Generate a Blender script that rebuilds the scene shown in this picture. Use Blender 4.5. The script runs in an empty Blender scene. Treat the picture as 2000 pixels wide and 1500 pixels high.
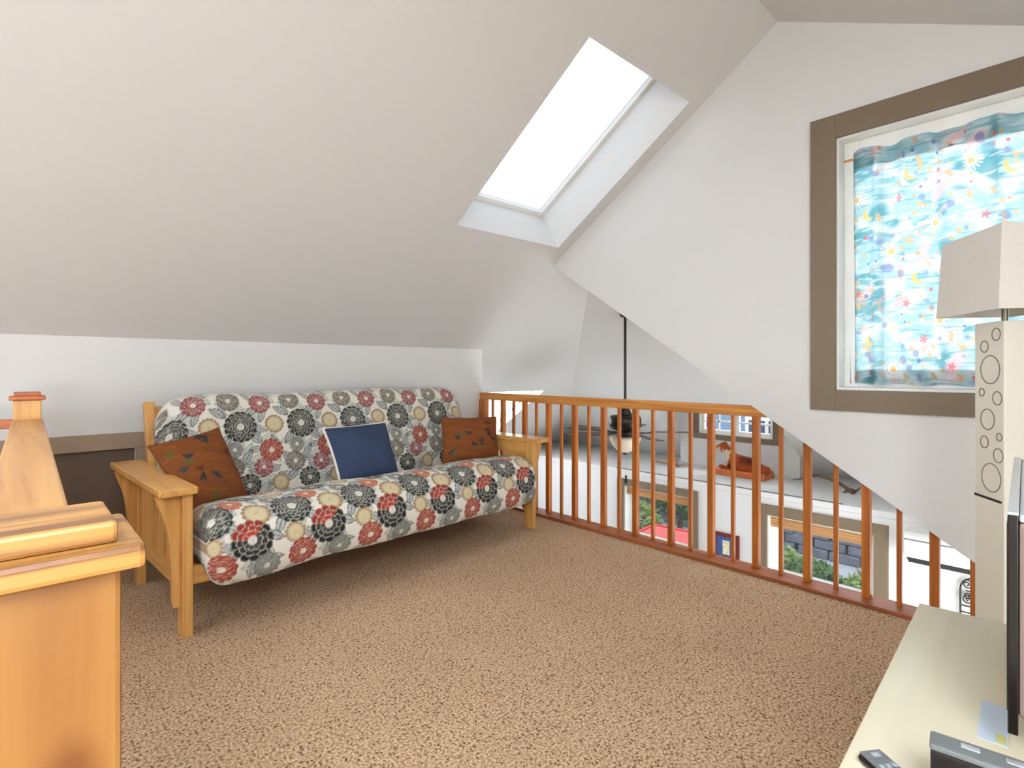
import bpy, bmesh, math, random
import numpy as np
from mathutils import Vector, Matrix
from mathutils.geometry import tessellate_polygon
random.seed(4); rng = np.random.default_rng(4)
C = bpy.context.scene.collection
PI = math.pi
# ------------------------------------------------------------------ camera
FPX = 1060.0                                   # focal length in pixels of the 2000 px wide frame
YAW = math.atan(975.0 / 1060.0)                # clockwise from +Y
EYE = 1.08
cam_d = bpy.data.cameras.new('camera'); cam = bpy.data.objects.new('camera', cam_d); C.objects.link(cam)
cam.location = (0, 0, EYE); cam.rotation_euler = (PI / 2, 0, -YAW)
cam_d.sensor_fit = 'HORIZONTAL'; cam_d.sensor_width = 36.0; cam_d.lens = 36.0 * FPX / 2000.0
cam_d.shift_y = -28.5 / 2000.0; cam_d.clip_start = 0.02; cam_d.clip_end = 200
bpy.context.scene.camera = cam
# ------------------------------------------------------------------ room constants (metres, loft floor = 0)
XR, WT = 2.87, 0.11            # face and thickness of the gable wall on the right
YK = 3.56                      # knee wall face
T, T2 = 0.6556, 0.489          # roof pitches
RY, RZ = 1.117, 2.852          # loft ridge
LY = 2.683; LZ = RZ - T * (LY - RY)   # lower ridge of the living room
XH = 3.30                      # where its hip begins
XL, XD = 4.87, 5.75            # lower far wall, dormer window wall
XB, YB = -2.6, -2.1            # walls behind the camera
NRM = Vector((0, T, 1)).normalized()      # outward normal of the big slope
def zs(y): return RZ - T * (y - RY)
def zb(y): return RZ - T2 * (RY - y)
def zhip(x): return LZ - T * (x - XH)
def zlow(y): return LZ - T * (LY - y)
# ------------------------------------------------------------------ world and light
sc = bpy.context.scene
w = bpy.data.worlds.new('sky'); sc.world = w; w.use_nodes = True
bg = w.node_tree.nodes['Background']; bg.inputs[0].default_value = (0.86, 0.93, 1.0, 1); bg.inputs[1].default_value = 1.7
vs = sc.view_settings
sc.display_settings.display_device = 'sRGB'
vs.view_transform = 'Standard'; vs.look = 'None'; vs.gamma = 1.0; vs.use_curve_mapping = False; vs.exposure = 0.31
def area(name, loc, direction, sx, sy, power, col=(1, 1, 1)):
    l = bpy.data.lights.new(name, 'AREA'); l.shape = 'RECTANGLE'; l.size = sx; l.size_y = sy; l.energy = power; l.color = col
    o = bpy.data.objects.new(name, l); C.objects.link(o); o.location = loc
    o.rotation_euler = Vector(direction).to_track_quat('-Z', 'Y').to_euler(); return o
SK = (1.895, 2.77, 1.55, 2.54)     # loft skylight opening: x0 x1 y0 y1
SK2 = (3.50, 4.32, 4.17, 5.10)     # living room skylight
SKD = (-1.75, -0.45, 1.45, 2.45)   # unseen skylight added to the same slope for steep fill, left of the view
SKB = (-1.25, 0.25, -1.15, -0.25)    # skylight added in the other slope, behind the camera, to brighten the loft
NB = Vector((0, -T2, 1)).normalized()
DAY = (0.85, 0.94, 1.0)
# daylight just outside each opening; several unseen openings are added for fill
area('daylight_skylight', Vector(((SK[0]+SK[1])/2, (SK[2]+SK[3])/2, zs((SK[2]+SK[3])/2))) + NRM*0.55, -NRM, 1.1, 1.5, 6.5, DAY)
area('daylight_living_skylight', Vector(((SK2[0]+SK2[1])/2, (SK2[2]+SK2[3])/2, zs((SK2[2]+SK2[3])/2))) + NRM*0.35, -NRM, 1.1, 1.4, 110, DAY)
area('daylight_gable_window', (XR + WT + 0.25, 0.43, 1.6), (-1, 0, 0), 1.1, 1.5, 5, DAY)
area('added_fill_rear_slope', Vector((-0.5, -0.7, zb(-0.7))) + NB*0.25, -NB, 1.6, 1.1, 180, DAY)  # added fill lamp over the unseen opening behind the camera
area('added_fill_left_slope', Vector((-1.1, 1.95, zs(1.95))) + NRM*0.3, -NRM, 1.4, 1.3, 135, DAY)  # added fill lamp, steep light on the futon from out of view
area('added_fill_left_wall', (XB - 0.25, 1.1, 1.35), (1, 0, 0.1), 2.0, 1.6, 24, DAY)  # added fill lamp behind the camera, outside an invented opening
area('added_fill_rear_wall', (-1.35, YB - 0.2, 0.72), (0.25, 1, 0.2), 2.1, 0.8, 72, DAY)  # added low fill for knee wall and slope, through an invented opening
area('added_fill_living_wall', (3.95, -0.45, -1.05), (0, 1, 0.15), 1.5, 1.5, 52, DAY)  # added fill for the living room, from an unseen side opening
SKC = (3.35, 4.45, 0.75, 1.75)     # skylight added in the hidden living room slope to brighten ledge and wall
NL = Vector((0, -T, 1)).normalized()
area('added_fill_living_slope', Vector((3.9, 1.25, zlow(1.25))) + NL*0.35, -NL, 1.2, 1.2, 62, DAY)  # added fill lamp over the unseen opening in the hidden slope
area('daylight_dormer_window', (6.35, 2.69, 0.98), (-1, 0, -0.55), 0.9, 0.5, 40, DAY)
# ------------------------------------------------------------------ materials
def lin(c):
    c = np.asarray(c, float) / 255.0
    return np.where(c <= 0.04045, c / 12.92, ((c + 0.055) / 1.055) ** 2.4)
def L4(r, g, b): return tuple(float(v) for v in lin((r, g, b))) + (1.0,)
MATS = {}
def mat(name, col, rough=0.6, metal=0.0, spec=0.5, noise=None, bump=None, trans=None, alpha=None):
    """noise=(scale, amount) colour mottling; bump=(scale, strength)"""
    m = bpy.data.materials.new(name); m.use_nodes = True; nt = m.node_tree; b = nt.nodes['Principled BSDF']
    c = L4(*col); b.inputs['Base Color'].default_value = c; b.inputs['Roughness'].default_value = rough
    b.inputs['Metallic'].default_value = metal; b.inputs['Specular IOR Level'].default_value = spec
    tc = nt.nodes.new('ShaderNodeTexCoord')
    n = nt.nodes.new('ShaderNodeTexNoise'); nt.links.new(tc.outputs['Object'], n.inputs['Vector'])
    sc_, am = noise or (6.0, 0.04)
    n.inputs['Scale'].default_value = sc_; n.inputs['Detail'].default_value = 4
    r = nt.nodes.new('ShaderNodeValToRGB'); nt.links.new(n.outputs['Fac'], r.inputs['Fac'])
    r.color_ramp.elements[0].position = 0.3; r.color_ramp.elements[1].position = 0.7
    r.color_ramp.elements[0].color = tuple(v * (1 - am) for v in c[:3]) + (1,)
    r.color_ramp.elements[1].color = tuple(min(1, v * (1 + am)) for v in c[:3]) + (1,)
    nt.links.new(r.outputs['Color'], b.inputs['Base Color'])
    if bump:
        n2 = nt.nodes.new('ShaderNodeTexNoise'); n2.inputs['Scale'].default_value = bump[0]; n2.inputs['Detail'].default_value = 3
        nt.links.new(tc.outputs['Object'], n2.inputs['Vector'])
        bp = nt.nodes.new('ShaderNodeBump'); bp.inputs['Strength'].default_value = bump[1]; bp.inputs['Distance'].default_value = 0.004
        nt.links.new(n2.outputs['Fac'], bp.inputs['Height']); nt.links.new(bp.outputs['Normal'], b.inputs['Normal'])
    MATS[name] = m; return m
def wood(name, dark, light, axis='Y', scale=28, stretch=0.05, rough=0.4, knots=False, coat=0.0, ramp=(0.32, 0.66)):
    m = bpy.data.materials.new(name); m.use_nodes = True; nt = m.node_tree; b = nt.nodes['Principled BSDF']
    tc = nt.nodes.new('ShaderNodeTexCoord'); mp = nt.nodes.new('ShaderNodeMapping')
    s = [1, 1, 1]; s['XYZ'.index(axis)] = stretch; mp.inputs['Scale'].default_value = s
    nt.links.new(tc.outputs['Object'], mp.inputs['Vector'])
    n = nt.nodes.new('ShaderNodeTexNoise'); n.inputs['Scale'].default_value = scale; n.inputs['Detail'].default_value = 6; n.inputs['Distortion'].default_value = 0.6
    nt.links.new(mp.outputs['Vector'], n.inputs['Vector'])
    r = nt.nodes.new('ShaderNodeValToRGB'); r.color_ramp.elements[0].position = ramp[0]; r.color_ramp.elements[1].position = ramp[1]
    r.color_ramp.elements[0].color = L4(*dark); r.color_ramp.elements[1].color = L4(*light)
    nt.links.new(n.outputs['Fac'], r.inputs['Fac']); out = r.outputs['Color']
    if knots:
        mp2 = nt.nodes.new('ShaderNodeMapping'); mp2.inputs['Scale'].default_value = (1.0, 0.4, 0.55)
        nt.links.new(tc.outputs['Object'], mp2.inputs['Vector'])
        wb = nt.nodes.new('ShaderNodeTexNoise'); wb.inputs['Scale'].default_value = 22; nt.links.new(tc.outputs['Object'], wb.inputs['Vector'])
        dd = []
        for kx, ky, kz in knots:
            v = nt.nodes.new('ShaderNodeVectorMath'); v.operation = 'DISTANCE'; nt.links.new(mp2.outputs['Vector'], v.inputs[0]); v.inputs[1].default_value = (kx, ky*0.4, kz*0.55); dd.append(v.outputs['Value'])
        while len(dd) > 1:
            q = nt.nodes.new('ShaderNodeMath'); q.operation = 'MINIMUM'; nt.links.new(dd.pop(), q.inputs[0]); nt.links.new(dd.pop(), q.inputs[1]); dd.append(q.outputs[0])
        ad = nt.nodes.new('ShaderNodeMath'); ad.operation = 'MULTIPLY_ADD'; nt.links.new(wb.outputs['Fac'], ad.inputs[0]); ad.inputs[1].default_value = 0.012; nt.links.new(dd[0], ad.inputs[2])
        class v: outputs = {'Distance': ad.outputs[0]}
        kr = nt.nodes.new('ShaderNodeValToRGB'); kr.color_ramp.elements[0].position = 0.009; kr.color_ramp.elements[1].position = 0.026
        kr.color_ramp.elements[0].color = L4(176, 118, 62); kr.color_ramp.elements[1].color = (1, 1, 1, 1)
        nt.links.new(v.outputs['Distance'], kr.inputs['Fac'])
        mx = nt.nodes.new('ShaderNodeMix'); mx.data_type = 'RGBA'; mx.blend_type = 'MULTIPLY'; mx.inputs[0].default_value = 0.75
        nt.links.new(out, mx.inputs[6]); nt.links.new(kr.outputs['Color'], mx.inputs[7]); out = mx.outputs[2]
    nt.links.new(out, b.inputs['Base Color']); b.inputs['Roughness'].default_value = rough
    if coat: b.inputs['Coat Weight'].default_value = coat; b.inputs['Coat Roughness'].default_value = 0.25
    bp = nt.nodes.new('ShaderNodeBump'); bp.inputs['Strength'].default_value = 0.12; bp.inputs['Distance'].default_value = 0.002
    nt.links.new(n.outputs['Fac'], bp.inputs['Height']); nt.links.new(bp.outputs['Normal'], b.inputs['Normal'])
    MATS[name] = m; return m
def vcol_mat(name, rough=0.85, translucent=0.0, bump=None, sheen=0.0):
    m = bpy.data.materials.new(name); m.use_nodes = True; nt = m.node_tree; b = nt.nodes['Principled BSDF']
    a = nt.nodes.new('ShaderNodeVertexColor'); a.layer_name = 'Col'
    nt.links.new(a.outputs['Color'], b.inputs['Base Color']); b.inputs['Roughness'].default_value = rough; b.inputs['Specular IOR Level'].default_value = 0.2
    b.inputs['Sheen Weight'].default_value = sheen
    if bump:
        tc = nt.nodes.new('ShaderNodeTexCoord'); n2 = nt.nodes.new('ShaderNodeTexNoise'); n2.inputs['Scale'].default_value = bump[0]; n2.inputs['Detail'].default_value = 2
        nt.links.new(tc.outputs['Object'], n2.inputs['Vector'])
        bp = nt.nodes.new('ShaderNodeBump'); bp.inputs['Strength'].default_value = bump[1]; bp.inputs['Distance'].default_value = 0.01
        nt.links.new(n2.outputs['Fac'], bp.inputs['Height']); nt.links.new(bp.outputs['Normal'], b.inputs['Normal'])
    if translucent:
        tr = nt.nodes.new('ShaderNodeBsdfTranslucent'); nt.links.new(a.outputs['Color'], tr.inputs['Color'])
        mx = nt.nodes.new('ShaderNodeMixShader'); mx.inputs[0].default_value = translucent
        nt.links.new(b.outputs[0], mx.inputs[1]); nt.links.new(tr.outputs[0], mx.inputs[2])
        nt.links.new(mx.outputs[0], nt.nodes['Material Output'].inputs['Surface'])
    MATS[name] = m; return m
def glass_mat(name, tint=(1, 1, 1), gloss=0.06):
    m = bpy.data.materials.new(name); m.use_nodes = True; nt = m.node_tree; nt.nodes.remove(nt.nodes['Principled BSDF'])
    t = nt.nodes.new('ShaderNodeBsdfTransparent'); t.inputs['Color'].default_value = tint + (1,)
    g = nt.nodes.new('ShaderNodeBsdfGlossy'); g.inputs['Roughness'].default_value = 0.03
    mx = nt.nodes.new('ShaderNodeMixShader'); mx.inputs[0].default_value = gloss
    nt.links.new(t.outputs[0], mx.inputs[1]); nt.links.new(g.outputs[0], mx.inputs[2])
    nt.links.new(mx.outputs[0], nt.nodes['Material Output'].inputs['Surface']); MATS[name] = m; return m
mat('paint', (224, 221, 217), 0.75, spec=0.25, noise=(1.2, 0.012), bump=(160, 0.05))
mat('trim_tan', (160, 138, 114), 0.5, noise=(3, 0.04))
mat('trim_brown', (124, 106, 84), 0.5, noise=(3, 0.04))
mat('door_brown', (104, 84, 70), 0.5, noise=(3, 0.05))
mat('white_frame', (240, 238, 232), 0.35)
mat('dark_gap', (30, 28, 26), 0.7)
wood('honey', (196, 136, 68), (226, 172, 98), 'Y', 30, 0.05, 0.35, coat=0.25)
wood('honey_v', (196, 136, 68), (226, 172, 98), 'Z', 30, 0.05, 0.38, coat=0.2)
wood('honey_x', (196, 136, 68), (226, 172, 98), 'X', 30, 0.05, 0.38, coat=0.2)
wood('pine_v', (142, 92, 40), (166, 116, 54), 'Z', 22, 0.06, 0.4, knots=[(-0.012, 0.4775, 0.72), (0.035, 0.4775, 0.52), (-0.02, 0.4775, 0.38), (0.03, 0.4775, 0.80)], coat=0.2)
wood('pine_y', (212, 152, 84), (236, 184, 114), 'Y', 34, 0.04, 0.4, coat=0.2)
wood('pine_cap', (124, 76, 32), (186, 134, 68), 'X', 70, 0.05, 0.4, coat=0.2, ramp=(0.40, 0.56))
wood('rail_honey', (178, 120, 58), (208, 152, 84), 'Y', 34, 0.04, 0.4, coat=0.2)
wood('cedar_b', (134, 68, 30), (172, 98, 50), 'Y', 40, 0.04, 0.45)
wood('cedar_v', (146, 72, 14), (194, 112, 34), 'Z', 40, 0.05, 0.42, coat=0.15)
wood('cedar_y', (186, 112, 44), (222, 156, 82), 'Y', 40, 0.04, 0.4, coat=0.2)
wood('cedar_x', (160, 80, 34), (196, 110, 56), 'X', 40, 0.04, 0.4)
wood('birch', (226, 210, 176), (236, 224, 196), 'X', 12, 0.06, 0.35, coat=0.2)
wood('bamboo', (186, 132, 82), (214, 164, 112), 'Y', 60, 0.03, 0.6)
mat('carpet_base', (150, 118, 92))
mat('black_metal', (34, 26, 22), 0.4, 0.3)
mat('blade', (70, 36, 26), 0.45, noise=(20, 0.2))
mat('lamp_glass', (226, 210, 186), 0.35, noise=(14, 0.10))
mat('navy', (56, 68, 94), 0.85, spec=0.2, noise=(220, 0.10), bump=(500, 0.15))
mat('cord', (226, 216, 208), 0.8, noise=(120, 0.08))
mat('shade', (226, 218, 208), 0.8, spec=0.2, noise=(90, 0.02), bump=(300, 0.05))
mat('lamp_cream', (232, 225, 208), 0.45, noise=(4, 0.01))
mat('circle_line', (120, 112, 104), 0.6)
mat('steel', (150, 140, 122), 0.35, 0.8)
mat('plastic_black', (24, 18, 18), 0.3)
mat('plastic_grey', (112, 114, 114), 0.35, noise=(30, 0.05))
mat('plastic_taupe', (150, 128, 116), 0.45, noise=(5, 0.05))
mat('plastic_silver', (196, 198, 200), 0.3, 0.15)
mat('button_silver', (206, 210, 214), 0.25, 0.6)
mat('card_white', (206, 216, 228), 0.5)
mat('print_yellow', (214, 206, 130), 0.6)
mat('frame_red', (112, 34, 30), 0.45, noise=(30, 0.15))
mat('picture_blue', (66, 92, 150), 0.6, noise=(30, 0.35))
mat('picture_cream', (226, 214, 176), 0.6, noise=(40, 0.2))
mat('ac_white', (226, 220, 210), 0.4)
mat('antler', (112, 78, 54), 0.6, noise=(18, 0.35))
mat('antler_pale', (176, 128, 88), 0.6, noise=(18, 0.3))
mat('cable', (112, 100, 96), 0.6)
mat('iron', (52, 46, 42), 0.55, 0.4)
mat('fox_base', (206, 106, 48), 0.5, noise=(12, 0.2))
mat('outside_concrete', (168, 170, 178), 0.85, noise=(2, 0.1))
mat('stone', (108, 112, 124), 0.9, noise=(6, 0.25))
mat('leaf_a', (74, 110, 58), 0.7, noise=(14, 0.45))
mat('leaf_b', (128, 150, 84), 0.7, noise=(14, 0.45))
mat('leaf_c', (58, 104, 72), 0.7, noise=(14, 0.45))
mat('bark', (92, 74, 58), 0.9, noise=(20, 0.3))
mat('rock_pale', (190, 186, 176), 0.9, noise=(8, 0.2))
mat('red_paint', (214, 74, 70), 0.4, noise=(8, 0.06))
mat('siding', (122, 150, 182), 0.8, noise=(4, 0.1))
mat('roof_far', (92, 96, 108), 0.9, noise=(10, 0.2))
mat('far_glass', (66, 84, 108), 0.2)
glass_mat('glass', (1, 1, 1), 0.05)
def frosted(name):
    m = bpy.data.materials.new(name); m.use_nodes = True; nt = m.node_tree; nt.nodes.remove(nt.nodes['Principled BSDF'])
    t = nt.nodes.new('ShaderNodeBsdfTranslucent'); t.inputs['Color'].default_value = (0.66, 0.67, 0.69, 1)
    g = nt.nodes.new('ShaderNodeBsdfGlossy'); g.inputs['Roughness'].default_value = 0.1
    mx = nt.nodes.new('ShaderNodeMixShader'); mx.inputs[0].default_value = 0.03
    nt.links.new(t.outputs[0], mx.inputs[1]); nt.links.new(g.outputs[0], mx.inputs[2])
    nt.links.new(mx.outputs[0], nt.nodes['Material Output'].inputs['Surface']); MATS[name] = m
frosted('glass_sky')
vcol_mat('floral', 0.9, bump=(9, 0.35), sheen=0.1)
vcol_mat('rust_cloth', 0.85, bump=(60, 0.3))
vcol_mat('curtain_cloth', 0.9, translucent=0.45)
vcol_mat('fur', 0.9, bump=(150, 0.6))
def carpet():
    m = bpy.data.materials.new('carpet'); m.use_nodes = True; nt = m.node_tree; b = nt.nodes['Principled BSDF']
    tc = nt.nodes.new('ShaderNodeTexCoord')
    def N(scale, det, rough=0.5):
        n = nt.nodes.new('ShaderNodeTexNoise'); n.inputs['Scale'].default_value = scale; n.inputs['Detail'].default_value = det; n.inputs['Roughness'].default_value = rough
        nt.links.new(tc.outputs['Object'], n.inputs['Vector']); return n
    n1 = N(120, 3.0, 0.65)
    r = nt.nodes.new('ShaderNodeValToRGB'); nt.links.new(n1.outputs['Fac'], r.inputs['Fac'])
    e = r.color_ramp.elements; e[0].position = 0.37; e[0].color = L4(140, 108, 80); e[1].position = 0.62; e[1].color = L4(228, 198, 164)
    k = e.new(0.47); k.color = L4(194, 158, 123)
    vo = nt.nodes.new('ShaderNodeTexVoronoi'); vo.inputs['Scale'].default_value = 82; nt.links.new(tc.outputs['Object'], vo.inputs['Vector'])
    sp = nt.nodes.new('ShaderNodeMapRange'); sp.inputs[1].default_value = 0.18; sp.inputs[2].default_value = 0.42; nt.links.new(vo.outputs['Distance'], sp.inputs[0])
    sx = nt.nodes.new('ShaderNodeSeparateColor'); nt.links.new(vo.outputs['Color'], sx.inputs[0])
    th_ = nt.nodes.new('ShaderNodeMath'); th_.operation = 'LESS_THAN'; th_.inputs[1].default_value = 0.6; nt.links.new(sx.outputs[0], th_.inputs[0])
    mxs = nt.nodes.new('ShaderNodeMath'); mxs.operation = 'MAXIMUM'; nt.links.new(sp.outputs[0], mxs.inputs[0]); nt.links.new(th_.outputs[0], mxs.inputs[1])
    n2 = N(2.2, 3); r2 = nt.nodes.new('ShaderNodeValToRGB'); nt.links.new(n2.outputs['Fac'], r2.inputs['Fac'])
    r2.color_ramp.elements[0].position = 0.3; r2.color_ramp.elements[0].color = (0.90, 0.89, 0.88, 1); r2.color_ramp.elements[1].position = 0.7; r2.color_ramp.elements[1].color = (1, 1, 1, 1)
    mx = nt.nodes.new('ShaderNodeMix'); mx.data_type = 'RGBA'; mx.blend_type = 'MULTIPLY'; mx.inputs[0].default_value = 1
    nt.links.new(r.outputs['Color'], mx.inputs[6]); nt.links.new(r2.outputs['Color'], mx.inputs[7]); 
    mk_ = nt.nodes.new('ShaderNodeMix'); mk_.data_type = 'RGBA'; nt.links.new(mxs.outputs[0], mk_.inputs[0])
    mk_.inputs[6].default_value = L4(108, 80, 57); nt.links.new(mx.outputs[2], mk_.inputs[7]); nt.links.new(mk_.outputs[2], b.inputs['Base Color'])
    b.inputs['Roughness'].default_value = 0.95; b.inputs['Specular IOR Level'].default_value = 0.1
    bp = nt.nodes.new('ShaderNodeBump'); bp.inputs['Strength'].default_value = 0.6; bp.inputs['Distance'].default_value = 0.01
    nt.links.new(n1.outputs['Fac'], bp.inputs['Height']); nt.links.new(bp.outputs['Normal'], b.inputs['Normal']); MATS['carpet'] = m
carpet()
# ------------------------------------------------------------------ mesh helpers
class MB:
    def __init__(s): s.v = []; s.f = []
    def add(s, vs_, fs):
        o = len(s.v); s.v += [tuple(p) for p in vs_]; s.f += [tuple(i + o for i in f) for f in fs]; return s
    def box(s, x0, x1, y0, y1, z0, z1):
        x0, x1 = sorted((x0, x1)); y0, y1 = sorted((y0, y1)); z0, z1 = sorted((z0, z1))
        return s.add([(x0,y0,z0),(x1,y0,z0),(x1,y1,z0),(x0,y1,z0),(x0,y0,z1),(x1,y0,z1),(x1,y1,z1),(x0,y1,z1)],
                     [(0,3,2,1),(4,5,6,7),(0,1,5,4),(1,2,6,5),(2,3,7,6),(3,0,4,7)])
    def hexa(s, p):   # 8 corners, bottom 4 ccw then top 4
        return s.add(p, [(0,3,2,1),(4,5,6,7),(0,1,5,4),(1,2,6,5),(2,3,7,6),(3,0,4,7)])
    def tube(s, pts, radii, n=10, caps=True):
        pts = [Vector(p) for p in pts]
        if not hasattr(radii, '__len__'): radii = [radii] * len(pts)
        rings = []; up = None
        for i, p in enumerate(pts):
            t = (pts[min(i+1, len(pts)-1)] - pts[max(i-1, 0)]).normalized()
            if up is None: up = Vector((0,0,1)) if abs(t.z) < 0.9 else Vector((1,0,0))
            a = t.cross(up).normalized(); b = a.cross(t).normalized(); up = b
            rings.append([p + (a*math.cos(2*PI*k/n) + b*math.sin(2*PI*k/n)) * radii[i] for k in range(n)])
        o = len(s.v)
        for r_ in rings: s.v += [tuple(q) for q in r_]
        for i in range(len(rings)-1):
            for k in range(n):
                k2 = (k+1) % n; s.f.append((o+i*n+k, o+(i+1)*n+k, o+(i+1)*n+k2, o+i*n+k2))
        if caps:
            s.f.append(tuple(o+k for k in range(n))); s.f.append(tuple(o+(len(rings)-1)*n+k for k in reversed(range(n))))
        return s
    def lathe(s, prof, cx=0, cy=0, n=24):
        o = len(s.v)
        for r_, z in prof:
            s.v += [(cx + r_*math.cos(2*PI*k/n), cy + r_*math.sin(2*PI*k/n), z) for k in range(n)]
        for i in range(len(prof)-1):
            for k in range(n):
                k2 = (k+1) % n; s.f.append((o+i*n+k, o+i*n+k2, o+(i+1)*n+k2, o+(i+1)*n+k))
        s.f.append(tuple(o+k for k in reversed(range(n)))); s.f.append(tuple(o+(len(prof)-1)*n+k for k in range(n))); return s
    def plate(s, outer, holes, fn, th):
        """planar polygon with holes: fn maps (a,b) to a point on the visible side, th is the thickness vector"""
        loops = [outer] + list(holes); tris = tessellate_polygon([[Vector((a, b, 0)) for a, b in l] for l in loops])
        flat = [p for l in loops for p in l]; th = Vector(th); o = len(s.v); n = len(flat)
        P = [Vector(fn(a, b)) for a, b in flat]
        s.v += [tuple(p) for p in P] + [tuple(p + th) for p in P]
        for t in tris:
            a, b, c = [P[i] for i in t]
            if (b - a).cross(c - a).dot(th) > 0: t = (t[0], t[2], t[1])
            s.f.append(tuple(o+i for i in t)); s.f.append((o+n+t[0], o+n+t[2], o+n+t[1]))
        k = 0
        for l in loops:
            m_ = len(l)
            for i in range(m_):
                a, b = k+i, k+(i+1) % m_; s.f.append((o+a, o+b, o+n+b, o+n+a))
            k += m_
        return s
    def build(s, name, material, parent=None, smooth=False, bevel=0.0, world=False, fix=True):
        me = bpy.data.meshes.new(name); me.from_pydata(s.v, [], s.f)
        if fix:
            bm = bmesh.new(); bm.from_mesh(me); bmesh.ops.recalc_face_normals(bm, faces=bm.faces); bm.to_mesh(me); bm.free()
        me.materials.append(MATS[material] if isinstance(material, str) else material)
        if smooth: me.polygons.foreach_set('use_smooth', [True] * len(me.polygons))
        o = bpy.data.objects.new(name, me); C.objects.link(o)
        if parent:
            o.parent = parent
            if world: o.matrix_parent_inverse = WM[parent.name].inverted()
        if bevel:
            b = o.modifiers.new('bevel', 'BEVEL'); b.width = bevel; b.segments = 2; b.limit_method = 'ANGLE'; b.angle_limit = 0.7
        return o
WM = {}
def tag(o, label, cat, group=None):
    o['label'] = label; o['category'] = cat
    if group: o['group'] = group
    return o
def thing(name, label, cat, loc=(0,0,0), rz=0.0, group=None):
    o = bpy.data.objects.new(name, None); C.objects.link(o); o.location = loc; o.rotation_euler = (0,0,rz); o.empty_display_size = 0.1
    WM[o.name] = Matrix.Translation(loc) @ Matrix.Rotation(rz, 4, 'Z'); return tag(o, label, cat, group)
def struct(o, label=None):
    o['kind'] = 'structure'
    if label: o['label'] = label
    return o
def sroot(name, label, loc):
    o = bpy.data.objects.new(name, None); C.objects.link(o); o.location = loc; o.empty_display_size = 0.1
    WM[o.name] = Matrix.Translation(loc); return struct(o, label)
def rect(a0, a1, b0, b1): return [(a0,b0),(a1,b0),(a1,b1),(a0,b1)]
def colour(o, cols):
    a = o.data.color_attributes.new('Col', 'FLOAT_COLOR', 'POINT')
    d = np.ones((len(cols), 4), np.float32); d[:, :3] = cols; a.data.foreach_set('color', d.ravel())
# ------------------------------------------------------------------ the room shell
ST = (-1.10, -0.03, 0.60, 3.02)                 # stairwell hole x0 x1 y0 y1
struct(MB().plate(rect(XB, XR+WT, YB, YK+0.1), [rect(ST[0], ST[1], ST[2], ST[3])], lambda a, b: (a, b, 0), (0,0,-0.28)).build('floor', 'carpet'), 'beige brown flecked carpet of the loft floor')
# big slope: loft ceiling, carried on over the living room
xe = XH + (5.55 - LY)
slope = [(XB, RY), (XR+WT, RY), (XR+WT, LY), (XH, LY), (xe, 5.55), (2.90, 5.55), (2.90, YK+0.1), (XB, YK+0.1)]
struct(MB().plate(slope, [rect(*SK), rect(*SK2), rect(*SKD)], lambda a, b: (a, b, zs(b)), NRM*0.02).build('ceiling', 'paint'), 'white sloping ceiling above the futon')
struct(MB().plate(rect(XB, XR+WT, YB, RY), [rect(*SKB)], lambda a, b: (a, b, zb(b)), NB*0.02).build('ceiling', 'paint'), 'white ceiling slope on the other side of the ridge')
# knee wall with low access door
door = (-0.46, 0.495, 0.02, 0.655)
struct(MB().plate([(XB, 0), (door[0], 0), (door[0], door[3]), (door[1], door[3]), (door[1], 0), (XR+0.06, 0), (XR+0.06, zs(YK)+0.004), (XB, zs(YK)+0.004)], [], lambda a, b: (a, YK, b), (0,0.09,0)).build('wall_back', 'paint'), 'low white knee wall behind the futon')
# gable wall on the right with its slanting lower edge
W1 = (0.0, 0.851, 0.984, 2.172)              # clear window opening y0 y1 z0 z1
y0low = LY - LZ / T
gable = [(RY, RZ), (LY, LZ), (y0low, 0.0), (YB, 0.0), (YB, zb(YB))]
struct(MB().plate(gable, [rect(*W1)], lambda a, b: (XR, a, b), (WT,0,0)).build('wall_right', 'paint'), 'white gable wall with a slanting lower edge above the railing')
struct(MB().plate([(YB,0),(YK+.1,0),(YK+.1,zs(YK)),(RY,RZ),(YB,zb(YB))], [rect(0.1, 2.1, 0.55, 2.15)], lambda a, b: (XB, a, b), (-0.1,0,0)).build('wall_left', 'paint'))  # hole added to let the left fill lamp in
struct(MB().plate(rect(XB, XR+WT, 0, zb(YB)), [rect(-2.35, -0.35, 0.32, 1.12)], lambda a, b: (a, YB, b), (0,-0.1,0)).build('wall_front', 'paint'))  # hole added for the rear fill lamp
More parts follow.
